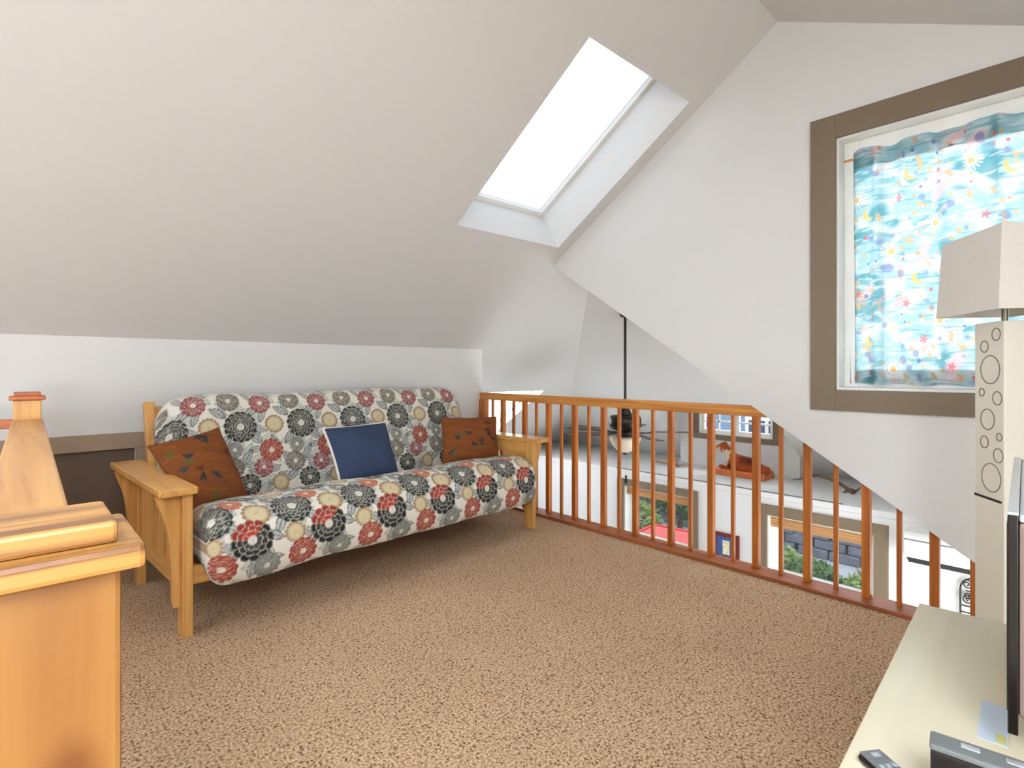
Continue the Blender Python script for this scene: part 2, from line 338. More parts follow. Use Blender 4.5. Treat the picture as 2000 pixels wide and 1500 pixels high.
# skylight shafts and windows
def skylight(n, R, nrm, zf, depth, label):
    x0, x1, y0, y1 = R
    P = lambda x, y, d: Vector((x, y, zf(y))) + nrm*d
    mb = MB()
    for a, b in (((x0,y0),(x1,y0)), ((x1,y0),(x1,y1)), ((x1,y1),(x0,y1)), ((x0,y1),(x0,y0))):
        cx, cy = (x0+x1)/2, (y0+y1)/2
        out = Vector(((a[0]+b[0])/2-cx, 0, 0)).normalized()*0.02 if a[0] == b[0] else (Vector((0, 1, zf(1)-zf(0))).normalized() * (0.02 if a[1] > cy else -0.02))
        q = [P(*a,-0.001), P(*b,-0.001), P(*b,depth), P(*a,depth)]
        q = [p - out*0.12 for p in q]
        mb.hexa(q + [p + out*1.1 for p in q])
    struct(mb.build('trim_%d' % n, 'paint'), 'white plastered shaft of ' + label)
    r = sroot('window_%d' % n, label, P((x0+x1)/2, (y0+y1)/2, depth))
    fr = MB(); w_ = 0.03
    for (a0,a1,b0,b1) in ((x0,x1,y0,y0+w_),(x0,x1,y1-w_,y1),(x0,x0+w_,y0+w_,y1-w_),(x1-w_,x1,y0+w_,y1-w_)):
        fr.hexa([P(a0,b0,depth-0.03), P(a1,b0,depth-0.03), P(a1,b1,depth-0.03), P(a0,b1,depth-0.03), P(a0,b0,depth+0.03), P(a1,b0,depth+0.03), P(a1,b1,depth+0.03), P(a0,b1,depth+0.03)])
    fr.build('window_frame', 'white_frame', r, world=True)
    g = MB(); e = 0.004
    g.hexa([P(x0+w_,y0+w_,depth), P(x1-w_,y0+w_,depth), P(x1-w_,y1-w_,depth), P(x0+w_,y1-w_,depth), P(x0+w_,y0+w_,depth+e), P(x1-w_,y0+w_,depth+e), P(x1-w_,y1-w_,depth+e), P(x0+w_,y1-w_,depth+e)])
    g.build('pane', 'glass_sky', r, world=True)
    return P
skylight(5, SK, NRM, zs, 0.32, 'skylight in the sloping ceiling')
skylight(6, SK2, NRM, zs, 0.12, 'skylight beyond the railing, low in the living room slope')
skylight(10, SKD, NRM, zs, 0.12, 'added fill light skylight in the sloping ceiling, left of the view')
skylight(7, SKB, NB, zb, 0.12, 'added fill light skylight behind the viewer')
skylight(9, SKC, NL, zlow, 0.12, 'added fill light skylight in the slope hidden by the gable wall')
# a window set in a wall of constant x: white frame, panes, brown casing
def xwindow(name, label, xf, xo, Y0, Y1, Z0, Z1, casing, cw, sash, mull=(), trim_out=0.02, fw=0.035):
    """xf: room face of the wall, xo: x of the glass; opening Y0..Y1, Z0..Z1; casing (l, r, b, t) widths; sash list of (y0,y1,z0,z1, nmuntin_y, nmuntin_z)"""
    r = sroot(name, label, (xf, (Y0+Y1)/2, Z0))
    l, rr, b, t = casing
    for nm, q in (('casing', (Y0-l, Y0, Z0-b, Z1+t)), ('casing', (Y1, Y1+rr, Z0-b, Z1+t)), ('casing', (Y0, Y1, Z1, Z1+t)), ('casing', (Y0, Y1, Z0-b, Z0))):
        if q[1]-q[0] > 0.001 and q[3]-q[2] > 0.001: MB().box(xf-trim_out, xf+0.001, *q).build(nm, 'trim_brown', r, world=True, bevel=0.002)
    jb = MB(); e = 0.012
    jb.box(xf, xo+0.03, Y0, Y0+e, Z0, Z1); jb.box(xf, xo+0.03, Y1-e, Y1, Z0, Z1); jb.box(xf, xo+0.03, Y0+e, Y1-e, Z1-e, Z1); jb.box(xf, xo+0.03, Y0+e, Y1-e, Z0, Z0+e)
    jb.build('jamb', 'white_frame', r, world=True)
    for (y0,y1,z0,z1,ny,nz) in sash:
        s_ = MB(); s_.box(xo-0.02, xo+0.02, y0, y0+fw, z0, z1); s_.box(xo-0.02, xo+0.02, y1-fw, y1, z0, z1); s_.box(xo-0.02, xo+0.02, y0+fw, y1-fw, z0, z0+fw); s_.box(xo-0.02, xo+0.02, y0+fw, y1-fw, z1-fw, z1)
        so = s_.build('sash', 'white_frame', r, world=True, bevel=0.003)
        gy0, gy1, gz0, gz1 = y0+fw, y1-fw, z0+fw, z1-fw
        for i in range(1, ny): 
            yy = gy0+(gy1-gy0)*i/ny; o = MB().box(xo-0.008, xo+0.008, yy-0.009, yy+0.009, gz0, gz1).build('muntin', 'white_frame', r, world=True)
        for i in range(1, nz):
            zz = gz0+(gz1-gz0)*i/nz; o = MB().box(xo-0.008, xo+0.008, gy0, gy1, zz-0.009, zz+0.009).build('muntin', 'white_frame', r, world=True)
        MB().box(xo-0.002, xo+0.002, gy0, gy1, gz0, gz1).build('pane', 'glass', r, world=True)
    return r
e = 0.012; zm = (W1[2]+W1[3])/2
xwindow('window_1', 'window with wide brown casing in the gable wall', XR, XR+0.085, *W1, (0.03, 0.109, 0.098, 0.109), 0, 
        [(W1[0]+e, W1[1]-e, W1[2]+e, W1[3]-e, 1, 1)], fw=0.062)
xl = XB
r = sroot('window_8', 'added fill light window in the wall behind the viewer', (XB, 1.1, 0.55))  # invented window, frames the opening of the left fill lamp
fb = MB()
for q in ((0.1,0.16,0.55,2.15),(2.04,2.1,0.55,2.15),(0.16,2.04,0.55,0.61),(0.16,2.04,2.09,2.15),(1.07,1.13,0.61,2.09)): fb.box(XB-0.07, XB-0.03, q[0], q[1], q[2], q[3])
fb.build('window_frame', 'white_frame', r, world=True)
# low door in the knee wall
dr = sroot('door_1', 'low dark brown access door in the knee wall', ((door[0]+door[1])/2, YK, 0))
MB().box(door[0]+0.004, door[1]-0.004, YK+0.02, YK+0.05, 0.012, door[3]-0.004).build('door_leaf', 'door_brown', dr, world=True, bevel=0.002)
for q in ((door[0]-0.085, door[1]+0.085, door[3], door[3]+0.085), (door[0]-0.085, door[0], 0.0, door[3]), (door[1], door[1]+0.085, 0.0, door[3])):
    MB().box(q[0], q[1], YK-0.018, YK, q[2], q[3]).build('casing', 'trim_tan', dr, world=True, bevel=0.002)
# ---- living room beyond the railing
FL = -2.45
yh = lambda x: x - XH
hipx = XH + LZ / T                       # where the hip meets the ledge
dY0, dY1 = 2.03, 3.34; dX0 = XH + (LZ-0.72)/T; dZ = zhip(dX0)
NH = Vector((T, 0, 1)).normalized()
hip = [(XH, LY), (hipx, LY+(hipx-XH)), (hipx, dY1), (dX0, dY1), (dX0, dY0), (hipx, dY0), (hipx, LY-(hipx-XH))]
struct(MB().plate(hip, [], lambda a, b: (a, b, zhip(a)), NH*0.02).build('ceiling', 'paint'), 'hipped ceiling plane over the far end of the living room')
NL = Vector((0, -T, 1)).normalized()
struct(MB().plate([(XR+WT, LY), (XH, LY), (XH+(LY-y0low), y0low), (XR+WT, y0low)], [rect(*SKC)], lambda a, b: (a, b, zlow(b)), NL*0.02).build('ceiling', 'paint'), 'living room ceiling slope hidden behind the gable wall')
# dormer: window wall, cheeks, flat ceiling, returns
DW = (2.285, 3.105, 0.36, 0.64)
struct(MB().plate(rect(dY0, dY1, 0, dZ), [rect(*DW)], lambda a, b: (XD, a, b), (0.08,0,0)).build('wall_far', 'paint'), 'white dormer wall around the small upper window')
for yy, s_ in ((dY0, -1), (dY1, 1)):
    struct(MB().plate([(dX0-.03, dZ), (dX0, dZ-.004), (XD+.04, zhip(XD+.04)-.004), (XD+.04, dZ)], [], lambda a, b: (a, yy - 0.002*s_, b), (0, 0.03*s_, 0)).build('wall_far', 'paint'), 'dormer cheek')
    struct(MB().plate([(XD+.04, 0.001), (hipx, 0.001), (XD+.04, zhip(XD+.04))], [], lambda a, b: (a, yy - .001*s_, b), (0, -0.03*s_, 0)).build('wall_far', 'paint'), 'dormer return wall')
struct(MB().plate(rect(dX0, XD+0.08, dY0, dY1), [], lambda a, b: (a, b, dZ), (0,0,0.02)).build('ceiling', 'paint'), 'flat ceiling of the dormer')
# deep plaster ledge along the far wall, and the wall below with two windows
struct(MB().plate([(XL, -0.22), (hipx+0.02, -0.22), (hipx+0.02, 5.6), (2.9, 5.6), (2.9, 5.0), (XL, 5.0)], [], lambda a, b: (a, b, 0), (0,0,-0.05)).build('trim_1', 'paint', bevel=0.006), 'deep white ledge at the foot of the far slope')
WA = (2.735, 3.50, -1.25, -0.172); WB = (1.185, 1.985, -1.25, -0.19)
struct(MB().plate(rect(-0.22, 5.0, FL, -0.05), [rect(WA[0],WA[1],WA[2],WA[3]), rect(WB[0],WB[1],WB[2],WB[3])], lambda a, b: (XL, a, b), (0.14,0,0)).build('wall_far', 'paint'), 'white lower wall of the living room with two windows')
struct(MB().plate(rect(2.9, XL, FL, -0.05), [], lambda a, b: (a, 5.0, b), (0,0.1,0)).build('wall_back', 'paint'))
struct(MB().plate(rect(2.9, XL, FL, 0.02), [rect(3.2, 4.7, -1.8, -0.3)], lambda a, b: (a, -0.2, b), (0,-0.1,0)).build('wall_front', 'paint'))  # unseen hole added for the living room fill lamp
struct(MB().plate([(YK+.04, FL), (5.6, FL), (5.6, zs(5.6)), (YK+0.04, zs(YK+.04))], [], lambda a, b: (2.90, a, b), (-0.05,0,0)).build('wall_left', 'paint'))
struct(MB().plate(rect(-0.22, YK, FL, -0.28), [], lambda a, b: (2.93, a, b), (-0.05,0,0)).build('wall_left', 'paint'))
wood('oak_floor', (150, 130, 108), (180, 160, 136), 'Y', 14, 0.06, 0.4)
struct(MB().box(2.85, 5.05, -0.3, 5.1, FL-0.1, FL).build('floor', 'oak_floor'), 'living room floor far below')
xwindow('window_2', 'lower window with bamboo shade at the left, greenery outside', XL, XL+0.10, WA[0], WA[1], WA[2], WA[3], (0.10, 0.082, 0.08, 0.075), 0, [(WA[0]+e, WA[1]-e, WA[2]+e, WA[3]-e, 1, 1)])
xwindow('window_3', 'lower window with bamboo shade at the right, grey stone outside', XL, XL+0.10, WB[0], WB[1], WB[2], WB[3], (0.095, 0.085, 0.08, 0.088), 0, [(WB[0]+e, WB[1]-e, WB[2]+e, WB[3]-e, 1, 1)])
# inner stool (sill) with a white meeting rail seen through the balusters
for WW, nm in ((WA, 'left'), (WB, 'right')):
    wr = bpy.data.objects['window_2' if WW is WA else 'window_3']
    MB().box(XL+0.06, XL+0.115, WW[0]+e, WW[1]-e, -0.735, -0.675).build('meeting_rail', 'white_frame', wr, world=True, bevel=0.003)
ym = (DW[0]+DW[1])/2
xwindow('window_4', 'small upper window in the dormer, divided into panes', XD, XD+0.055, DW[0], DW[1], DW[2], DW[3], (0.075, 0.075, 0.06, 0.06), 0,
        [(DW[0]+e, ym, DW[2]+e, DW[3]-e, 2, 2), (ym, DW[1]-e, DW[2]+e, DW[3]-e, 2, 2)])
# stairwell under the newels
for i in range(9):
    y1 = ST[3] - 0.26*i
    struct(MB().box(ST[0], ST[1], y1-0.29, y1, -0.19*(i+1)-0.19, -0.19*(i+1)).build('floor', 'carpet', bevel=0.01), 'carpeted stair step beside the newel rail')
for x in (ST[0]-0.05, ST[1]):
    struct(MB().box(x, x+0.05, ST[2]-0.05, ST[3]+0.05, -2.3, -0.28).build('wall_left', 'paint'))
struct(MB().box(ST[0], ST[1], ST[2]-0.05, ST[2], -2.3, -0.28).build('wall_front', 'paint')); struct(MB().box(ST[0], ST[1], ST[3], ST[3]+0.05, -2.3, -0.28).build('wall_back', 'paint'))
struct(MB().box(ST[0], ST[1], ST[2], ST[3], -2.32, -2.28).build('floor', 'carpet'))
# ------------------------------------------------------------------ outside
tag(MB().box(5.2, 40, -14, 34, -2.5, -2.2).build('paved_yard', 'outside_concrete'), 'pale grey paved yard outside the lower windows', 'yard')
sw = thing('stone_wall', 'low wall of dark grey stones across the yard, seen through the right lower window', 'wall', (10.3, 3.0, -2.2))
for c in range(3):
    for k in range(18):
        y = -4 + (k + (0.5 if c % 2 else 0)) * 0.52 + random.uniform(-.03, .03)
        MB().box(random.uniform(-.03,.03), 0.32, y-0.5+random.uniform(0,.05), y-0.02, c*0.16+0.004, c*0.16+0.152).build('stone', 'stone', sw, bevel=0.02)
def shrub(name, label, cat, loc, rx, rz, n, m, trunk=0.0, group=None, leaf=0.07):
    t = thing(name, label, cat, loc, 0, group); mb = MB(); trunk = max(trunk, leaf*1.4)
    for i in range(n):
        d = Vector((random.gauss(0,1), random.gauss(0,1), random.gauss(0,1))).normalized() * random.uniform(0.45, 1)**0.5
        c = Vector((d.x*rx, d.y*rx, trunk + rz + d.z*rz)); a = Vector((random.gauss(0,1), random.gauss(0,1), random.gauss(0,1))).normalized(); b = a.orthogonal().normalized()
        s_ = leaf*random.uniform(.6,1.3); mb.add([c-a*s_, c+b*s_*.45, c+a*s_, c-b*s_*.45], [(0,1,2,3)])
    f = mb.build('foliage', m, t, fix=False); f['kind'] = 'stuff'
    MB().tube([(0,0,0),(0.02,0.01,trunk+rz)], [0.05+trunk*0.03, 0.02], 8).build('trunk', 'bark', t)
    return t
shrub('garden_shrub', 'pale green shrub before the stone wall, left of the right lower window', 'shrub', (8.55, 3.35, -2.2), 0.42, 0.26, 700, 'leaf_b', leaf=0.06)
shrub('garden_shrub', 'olive green shrub before the stone wall, middle of the right lower window', 'shrub', (8.35, 2.78, -2.2), 0.36, 0.24, 700, 'leaf_a', leaf=0.06)
shrub('garden_shrub', 'light green shrub before the stone wall, right of the right lower window', 'shrub', (8.5, 2.05, -2.2), 0.40, 0.22, 700, 'leaf_b', leaf=0.06)
for i, (x, y, s_) in enumerate(((8.0, 2.42, .17), (8.15, 3.1, .14), (8.05, 1.95, .2))):
    mb = MB(); mb.lathe([(s_*.6,0),(s_,.3*s_),(s_*.85,.7*s_),(s_*.35,.95*s_)], 0, 0, 9)
    o = mb.build('garden_rock', 'rock_pale', bevel=0.02); o.location = (x, y, -2.2)
    tag(o, ['pale rock between the shrubs outside the right lower window', 'small pale rock at the left of the right lower window', 'large pale rock at the right of the right lower window'][i], 'rock')
shrub('garden_tree', 'bushy green tree filling the left lower window', 'tree', (9.3, 7.4, -2.2), 0.95, 0.9, 2200, 'leaf_c', 0.35, leaf=0.10)
shrub('garden_tree', 'mid green leafy tree at the right of the left lower window', 'tree', (9.2, 5.35, -2.2), 0.75, 0.85, 1700, 'leaf_a', 0.5, leaf=0.09)
shrub('garden_shrub', 'yellow green shrub low in the left lower window', 'shrub', (8.3, 5.75, -2.2), 0.5, 0.42, 800, 'leaf_b', leaf=0.07)
t = thing('garden_cart', 'red garden cart standing outside the left lower window', 'cart', (6.35, 3.78, -2.2), 0.1)
MB().hexa([(-.25,-.42,.72),(.25,-.42,.72),(.25,.36,.72),(-.25,.36,.72),(-.32,-.52,1.10),(.32,-.52,1.10),(.32,.44,1.10),(-.32,.44,1.10)]).build('tub', 'red_paint', t, bevel=0.03)
MB().tube([(-.33,-.53,1.1),(.33,-.53,1.1),(.33,.45,1.1),(-.33,.45,1.1),(-.33,-.53,1.1)], 0.02, 8).build('rim', 'red_paint', t)
MB().tube([(0.2,.4,.9),(0.24,.7,1.1),(0.26,1.0,1.22)], 0.018, 8).build('handle', 'iron', t)
MB().tube([(-.2,.4,.9),(-.24,.7,1.1),(-.26,1.0,1.22)], 0.018, 8).build('handle', 'iron', t)
for sx in (-.2, .2):
    for sy in (-.3, .3): MB().tube([(sx,sy,0),(sx,sy,.74)], 0.025, 8).build('leg', 'iron', t)
h = thing('neighbour_house', 'blue grey house beyond the yard, seen through the dormer window', 'house', (14, 6.6, -2.2))
MB().box(0, 4, -5, 5, 0, 3.7).build('wall', 'siding', h)
MB().hexa([(-.4,-5.4,3.7),(4.4,-5.4,3.7),(4.4,5.4,3.7),(-.4,5.4,3.7),(1.8,-5.4,5.3),(2.2,-5.4,5.3),(2.2,5.4,5.3),(1.8,5.4,5.3)]).build('roof', 'roof_far', h)
for yy in (-2.9, -0.9, 1.1):
    wn = MB().box(-0.06, 0.02, yy-.55, yy+.55, 1.2, 2.9).build('window', 'white_frame', h)
    for a in (-1, 1):
        for b in (0, 1): MB().box(-0.08, -0.05, yy+a*.25-.2, yy+a*.25+.2, 1.32+b*.76, 1.32+b*.76+.66).build('pane', 'far_glass', wn)
# ------------------------------------------------------------------ loft railing
rl = thing('loft_railing', 'orange brown wooden railing with thick and thin balusters along the loft edge', 'railing', (2.93, 2.0, 0))
xc = 2.925
yend = LY - (LZ - 0.86) / T                # top rail dies into the slanting wall
MB().box(xc-0.028, xc+0.028, yend-0.03, YK-0.005, 0.828, 0.886).build('top_rail', 'cedar_y', rl, world=True, bevel=0.005)
MB().box(2.842, xc+0.05, -0.02, YK-0.005, 0.0, 0.020).build('bottom_rail', 'cedar_b', rl, world=True, bevel=0.004)
MB().box(xc-0.035, xc+0.03, YK-0.06, YK-0.004, 0.020, 0.828).build('end_post', 'cedar_v', rl, world=True, bevel=0.003)
i = 0; y = 3.413
while y > 0.3:
    wide = (i % 2 == 1); hw = 0.0170 if wide else 0.0098
    top = min(0.828, zlow(y) + 0.02)
    MB().box(xc-hw, xc+hw, y-hw, y+hw, 0.020, top).build('baluster', 'cedar_v', rl, world=True, bevel=0.002)
    y -= 0.1272; i += 1
# ------------------------------------------------------------------ stair rail with two newels
sr = thing('stair_railing', 'golden pine stair railing with capped newel posts in the left foreground', 'railing', (0.02, 1.8, 0))
def newel(cx, cy, hw, ztop, m, mc):
    p = MB().box(cx-hw, cx+hw, cy-hw, cy+hw, 0, ztop-0.033).build('newel_post', m, sr, world=True, bevel=0.004)
    MB().box(cx-hw-.013, cx+hw+.013, cy-hw-.013, cy+hw+.013, ztop-0.033, ztop-0.0155).build('cap_plate', mc, sr, world=True, bevel=0.004)
    MB().box(cx-hw+.002, cx+hw-.002, cy-hw+.002, cy+hw-.002, ztop-0.0155, ztop).build('cap_top', mc, sr, world=True, bevel=0.003)
newel(0.0135, 0.522, 0.0445, 0.971, 'pine_v', 'pine_cap')
newel(0.045, 3.07, 0.0445, 0.985, 'honey_v', 'cedar_x')
mb = MB(); mb.hexa([(-0.044,0.567,.835),(0.0555,0.567,.835),(0.095,3.0255,.835),(-0.004,3.0255,.835),(-0.044,0.567,.872),(0.0555,0.567,.872),(0.095,3.0255,.872),(-0.004,3.0255,.872)])
mb.build('handrail', 'rail_honey', sr, world=True, bevel=0.006)
mb = MB(); mb.hexa([(-0.03,0.567,.0),(0.045,0.567,.0),(0.078,3.0255,.0),(0.008,3.0255,.0),(-0.03,0.567,.03),(0.045,0.567,.03),(0.078,3.0255,.03),(0.008,3.0255,.03)]); mb.build('shoe_rail', 'pine_y', sr, world=True)
for k in range(17):
    y = 0.72 + k*0.13; x = 0.007 + (y-.567)*0.0148
    MB().box(x-.016, x+.016, y-.016, y+.016, 0.03, 0.835).build('baluster', 'pine_v', sr, world=True)
MB().box(-1.2, 0.0005, 3.045, 3.095, 0.835, 0.872).build('handrail', 'cedar_x', sr, world=True, bevel=0.004)
MB().box(-1.2, 0.0005, 3.05, 3.09, 0.0, 0.03).build('shoe_rail', 'cedar_x', sr, world=True)
for k in range(9): MB().box(-0.14-k*.12, -0.108-k*.12, 3.054, 3.086, .03, .835).build('baluster', 'cedar_v', sr, world=True)
# ------------------------------------------------------------------ futon frame
FX, FY, FR = 0.412, 2.455, math.radians(3.2)
FM = Matrix.Translation((FX, FY, 0)) @ Matrix.Rotation(FR, 4, 'Z')
fu = thing('futon_sofa', 'honey coloured wooden futon frame with broad flat arms', 'sofa', (FX, FY, 0), FR)
FW, AL, AZ = 2.305, 0.93, 0.612
def corbel(xleg, sgn, y0):
    prof = [(0.0,.575),(0.088,.575),(0.080,.545),(0.064,.50),(0.050,.45),(0.040,.38),(0.034,.30),(0.031,.2),(0.029,.135),(0.026,.125),(0.0,.125)]
    return MB().plate([(a,b) for a,b in prof], [], lambda a, b: (xleg + sgn*a, y0, b), (0, 0.03, 0))
for side in (0, 1):
    X = (lambda a: a) if side == 0 else (lambda a: FW - a)
    sg = -1 if side == 0 else 1
    MB().box(X(0.0), X(0.135), -0.012, AL, AZ-0.03, AZ).build('arm', 'honey', fu, bevel=0.005)
    for y0 in (0.03, 0.80):
        MB().box(X(0.09), X(0.128), y0, y0+0.075, 0, AZ-0.03).build('leg', 'honey_v', fu, bevel=0.003)
        corbel(X(0.09), sg, y0+0.022).build('corbel', 'honey_v', fu, bevel=0.003)
    MB().box(X(0.100), X(0.122), 0.105, 0.80, 0.50, 0.582).build('side_rail', 'honey', fu, bevel=0.002)
    MB().box(X(0.100), X(0.122), 0.105, 0.80, 0.165, 0.245).build('side_rail', 'honey', fu, bevel=0.002)
    for a, b in ((.12,.33),(.37,.40),(.435,.465),(.50,.53),(.57,.79)):
        MB().box(X(0.104), X(0.118), a, b, 0.24, 0.505).build('slat', 'honey_v', fu, bevel=0.002)
MB().box(0.128, FW-0.128, 0.05, 0.075, 0.20, 0.275).build('front_rail', 'honey_x', fu, bevel=0.003)
MB().box(0.128, FW-0.128, 0.80, 0.825, 0.20, 0.275).build('back_rail', 'honey_x', fu, bevel=0.003)
for k in range(7): MB().box(0.15+k*.318, 0.15+k*.318+.07, 0.075, 0.80, 0.215, 0.235).build('seat_slat', 'honey', fu)
# reclined back frame: side stiles, rails, slats
def bk(x0, x1, s0, s1, th0=0.0, th1=0.03):
    A = Vector((0, 0.775, 0.33)); d = Vector((0, 0.30, 1)).normalized(); n_ = Vector((0, d.z, -d.y))
    P = lambda x, s_, t_: tuple(Vector((x, 0, 0)) + A + d*s_ + n_*t_)
    return MB().hexa([P(x0,s0,th0), P(x1,s0,th0), P(x1,s0,th1), P(x0,s0,th1), P(x0,s1,th0), P(x1,s1,th0), P(x1,s1,th1), P(x0,s1,th1)])
for x0 in (0.140, FW-0.140-0.045): bk(x0, x0+0.045, -0.08, 0.595, -0.045, 0.0).build('back_stile', 'honey_v', fu, bevel=0.004)
for s0 in (0.0, 0.50): bk(0.185, FW-0.185, s0, s0+0.07, -0.03, 0.0).build('back_rail', 'honey_x', fu, bevel=0.003)
for k in range(6): bk(0.30+k*.31, 0.36+k*.31, 0.07, 0.50, -0.025, -0.005).build('back_slat', 'honey_v', fu)
# ------------------------------------------------------------------ floral print
CREAM = lin((226, 219, 206))
def sstep(a, b, x): t_ = np.clip((x-a)/(b-a), 0, 1); return t_*t_*(3-2*t_)
def over(col, m, c): col += (np.asarray(c) - col) * m[:, None]
def dahlia(col, dx, dy, R, fill, edge, centre, n=14, rings=4, red=None, rot=0.0):
    r = np.hypot(dx, dy) / R; k = r < 1.12
    if not k.any(): return
    th0 = np.arctan2(-dy, dx)[k]; th = th0 + rot; r = r[k]; c = col[k]
    for q in range(rings):
        Rq = 1.0 - q * (0.76 / rings); nq = max(7, n - q); off = (q % 2) * PI / nq; w_ = 2*PI/nq
        ph = (np.mod(th + off, w_) / w_) * 2 - 1                     # -1..1 across a petal
        lim = Rq * (0.84 + 0.16 * np.sqrt(np.clip(1 - ph**2, 0, 1)))
        d = lim - r; m = sstep(-0.015, 0.015, d)
        f = np.broadcast_to(fill + (edge - fill) * (0.04 * q), c.shape)
        if red is not None and q < 3:
            up = sstep(-0.12, 0.12, np.sin(th0 - 0.35) - 0.50)[:, None]; f = f * (1-up) + red * (0.8 + .2*q) * up
        c += (f - c) * m[:, None]
        band = sstep(0.76/rings*1.15, 0.76/rings*0.9, d)
        line = sstep(0.06, 0.03, d) * sstep(-0.01, 0.01, d) * (0.25 if q == 0 else 0.85)
        sep = sstep(0.84, 0.95, np.abs(ph)) * band * m * 0.8
        ll = np.maximum(line, sep); c += (edge - c) * ll[:, None]
    m = sstep(0.24, 0.19, r); c += (centre - c) * m[:, None]
    m = sstep(0.075, 0.05, r)*0.6 + 0.4*(np.abs(r-.15) < .02); c += (fill - c) * (m * 0.6)[:, None]
    col[k] = c
def rosette(col, dx, dy, R, fill, edge, n=15):
    r = np.hypot(dx, dy) / R; k = r < 1.1
    if not k.any(): return
    th = np.arctan2(dy, dx)[k]; r = r[k]; c = col[k]
    lim = 0.9 + 0.1*np.abs(np.cos(n*th/2)); m = sstep(-.02, .03, lim-r)
    g = sstep(0.55, 0.95, r)[:, None]; f = fill*(1-g) + edge*g
    f = f * (1 - 0.14*(np.cos(n*th) > 0.3)[:, None]*(r > .25)[:, None])
    c += (f - c)*m[:, None]
    m = sstep(.16,.10,r)*sstep(.04,.07,r); c += (edge - c)*(m*.6)[:, None]; col[k] = c
def leaf(col, dx, dy, Lh, Wd, ang, fill, edge):
    a = dx*math.cos(ang) + dy*math.sin(ang); b = -dx*math.sin(ang) + dy*math.cos(ang)
    k = (np.abs(a) < Lh) & (np.abs(b) < Wd*1.2)
    if not k.any(): return
    a = a[k]/Lh; b = b[k]/Wd; c = col[k]
    env = 1 - a*a; d = env - np.abs(b)
    m = sstep(-.05,.05,d); c += (fill - c)*m[:, None]
    ln = np.maximum(sstep(.28,.12,d)*m, sstep(.16,.06,np.abs(b))*m*.8)
    vein = (np.abs(((a*5 + np.abs(b)*2) % 1) - .5) < .1)*m*.35
    c += (edge - c)*np.maximum(ln, vein)[:, None]; col[k] = c
DK, DKE = lin((36, 36, 35)), lin((186, 182, 168)); MA, MAE = lin((138, 72, 72)), lin((208, 172, 162))
TAN, TANE = lin((212, 196, 158)), lin((160, 122, 80)); GR, GRE = lin((156, 154, 144)), lin((100, 98, 92)); RD, RDE = lin((150, 62, 50)), lin((208, 160, 136)); RK = lin((164, 58, 42)); ORG = lin((196, 104, 66))
PALE = lin((226, 220, 206)); LG, LGE = lin((186, 186, 178)), lin((98, 98, 94)); PG, PGE = lin((206, 206, 194)), lin((168, 168, 156)); TAU = lin((112, 102, 90)); TAUE = lin((196, 188, 170)); DG, DGE = lin((120, 120, 114)), lin((66, 66, 62))
TW, TH = 0.337, 1.52
MOTIF = []
_r = np.random.default_rng(5)
for k in range(64): MOTIF.append(('L', _r.uniform(0, TW), (k+.5)/64*TH, _r.uniform(.045,.065), _r.uniform(.02,.028), _r.uniform(0, PI), PG, PGE))
for k in range(40): MOTIF.append(('L', _r.uniform(0, TW), (k+.5)/40*TH, _r.uniform(.04,.055), _r.uniform(.015,.02), _r.uniform(0, PI), LG, LGE))
for x_, y_, a_ in ((.125,.30,2.2),(.275,.30,.7),(.09,.15,.6),(.26,.15,2.4),(.10,.42,.9),(.22,.40,2.2),(.235,1.385,2.2),(.10,1.285,2.0),(.245,1.28,.7),(.02,1.40,.5),(.40,1.33,.4),(.26,.49,.5),(.12,.52,2.4),(.10,.75,2.2),(.28,.88,.8),(.2,1.10,2.5),(.05,1.06,.6)):
    MOTIF.append(('L', x_, y_, .052, .021, a_, LG, DGE))
MOTIF += [('D',.317,.10,.060,MA,MAE,PALE,12),('D',.150,.082,.060,TAU,TAUE,PALE,15),
 ('R',.046,.225,.054,TAN,TANE),('D',.202,.230,.087,DK,DKE,PALE,15),
 ('G',.163,.352,.046,GR,GRE,PALE,12),('D',.015,.372,.066,RD,RDE,PALE,13),
 ('D',.143,.447,.060,TAU,TAUE,PALE,14),('D',.300,.462,.052,MA,MAE,PALE,11),('D',.215,.550,.062,DK,DKE,PALE,13),('R',.045,.555,.048,TAN,TANE),
 ('D',.015,.660,.055,RD,RDE,PALE,12),('G',.19,.66,.05,GR,GRE,PALE,12),('D',.205,.790,.080,DK,DKE,PALE,15),('R',.040,.79,.055,TAN,TANE),
 ('D',.12,.915,.055,MA,MAE,PALE,12),('D',.28,.955,.058,TAU,TAUE,PALE,14),('R',.155,1.035,.045,TAN,TANE),('D',.01,1.04,.056,DK,DKE,PALE,13),('D',.270,1.130,.052,ORG,RDE,PALE,12),('G',.105,1.125,.046,GR,GRE,PALE,12),
 ('R',.012,1.220,.062,TAN,TANE),('D',.168,1.212,.090,DK,DKE,PALE,15),
 ('R',.156,1.338,.046,TAN,TANE),('K',.313,1.335,.088,DK,DKE,PALE,12),
 ('D',.190,1.432,.066,RD,RDE,PALE,12),('G',.035,1.455,.058,DG,PGE,PALE,12)]
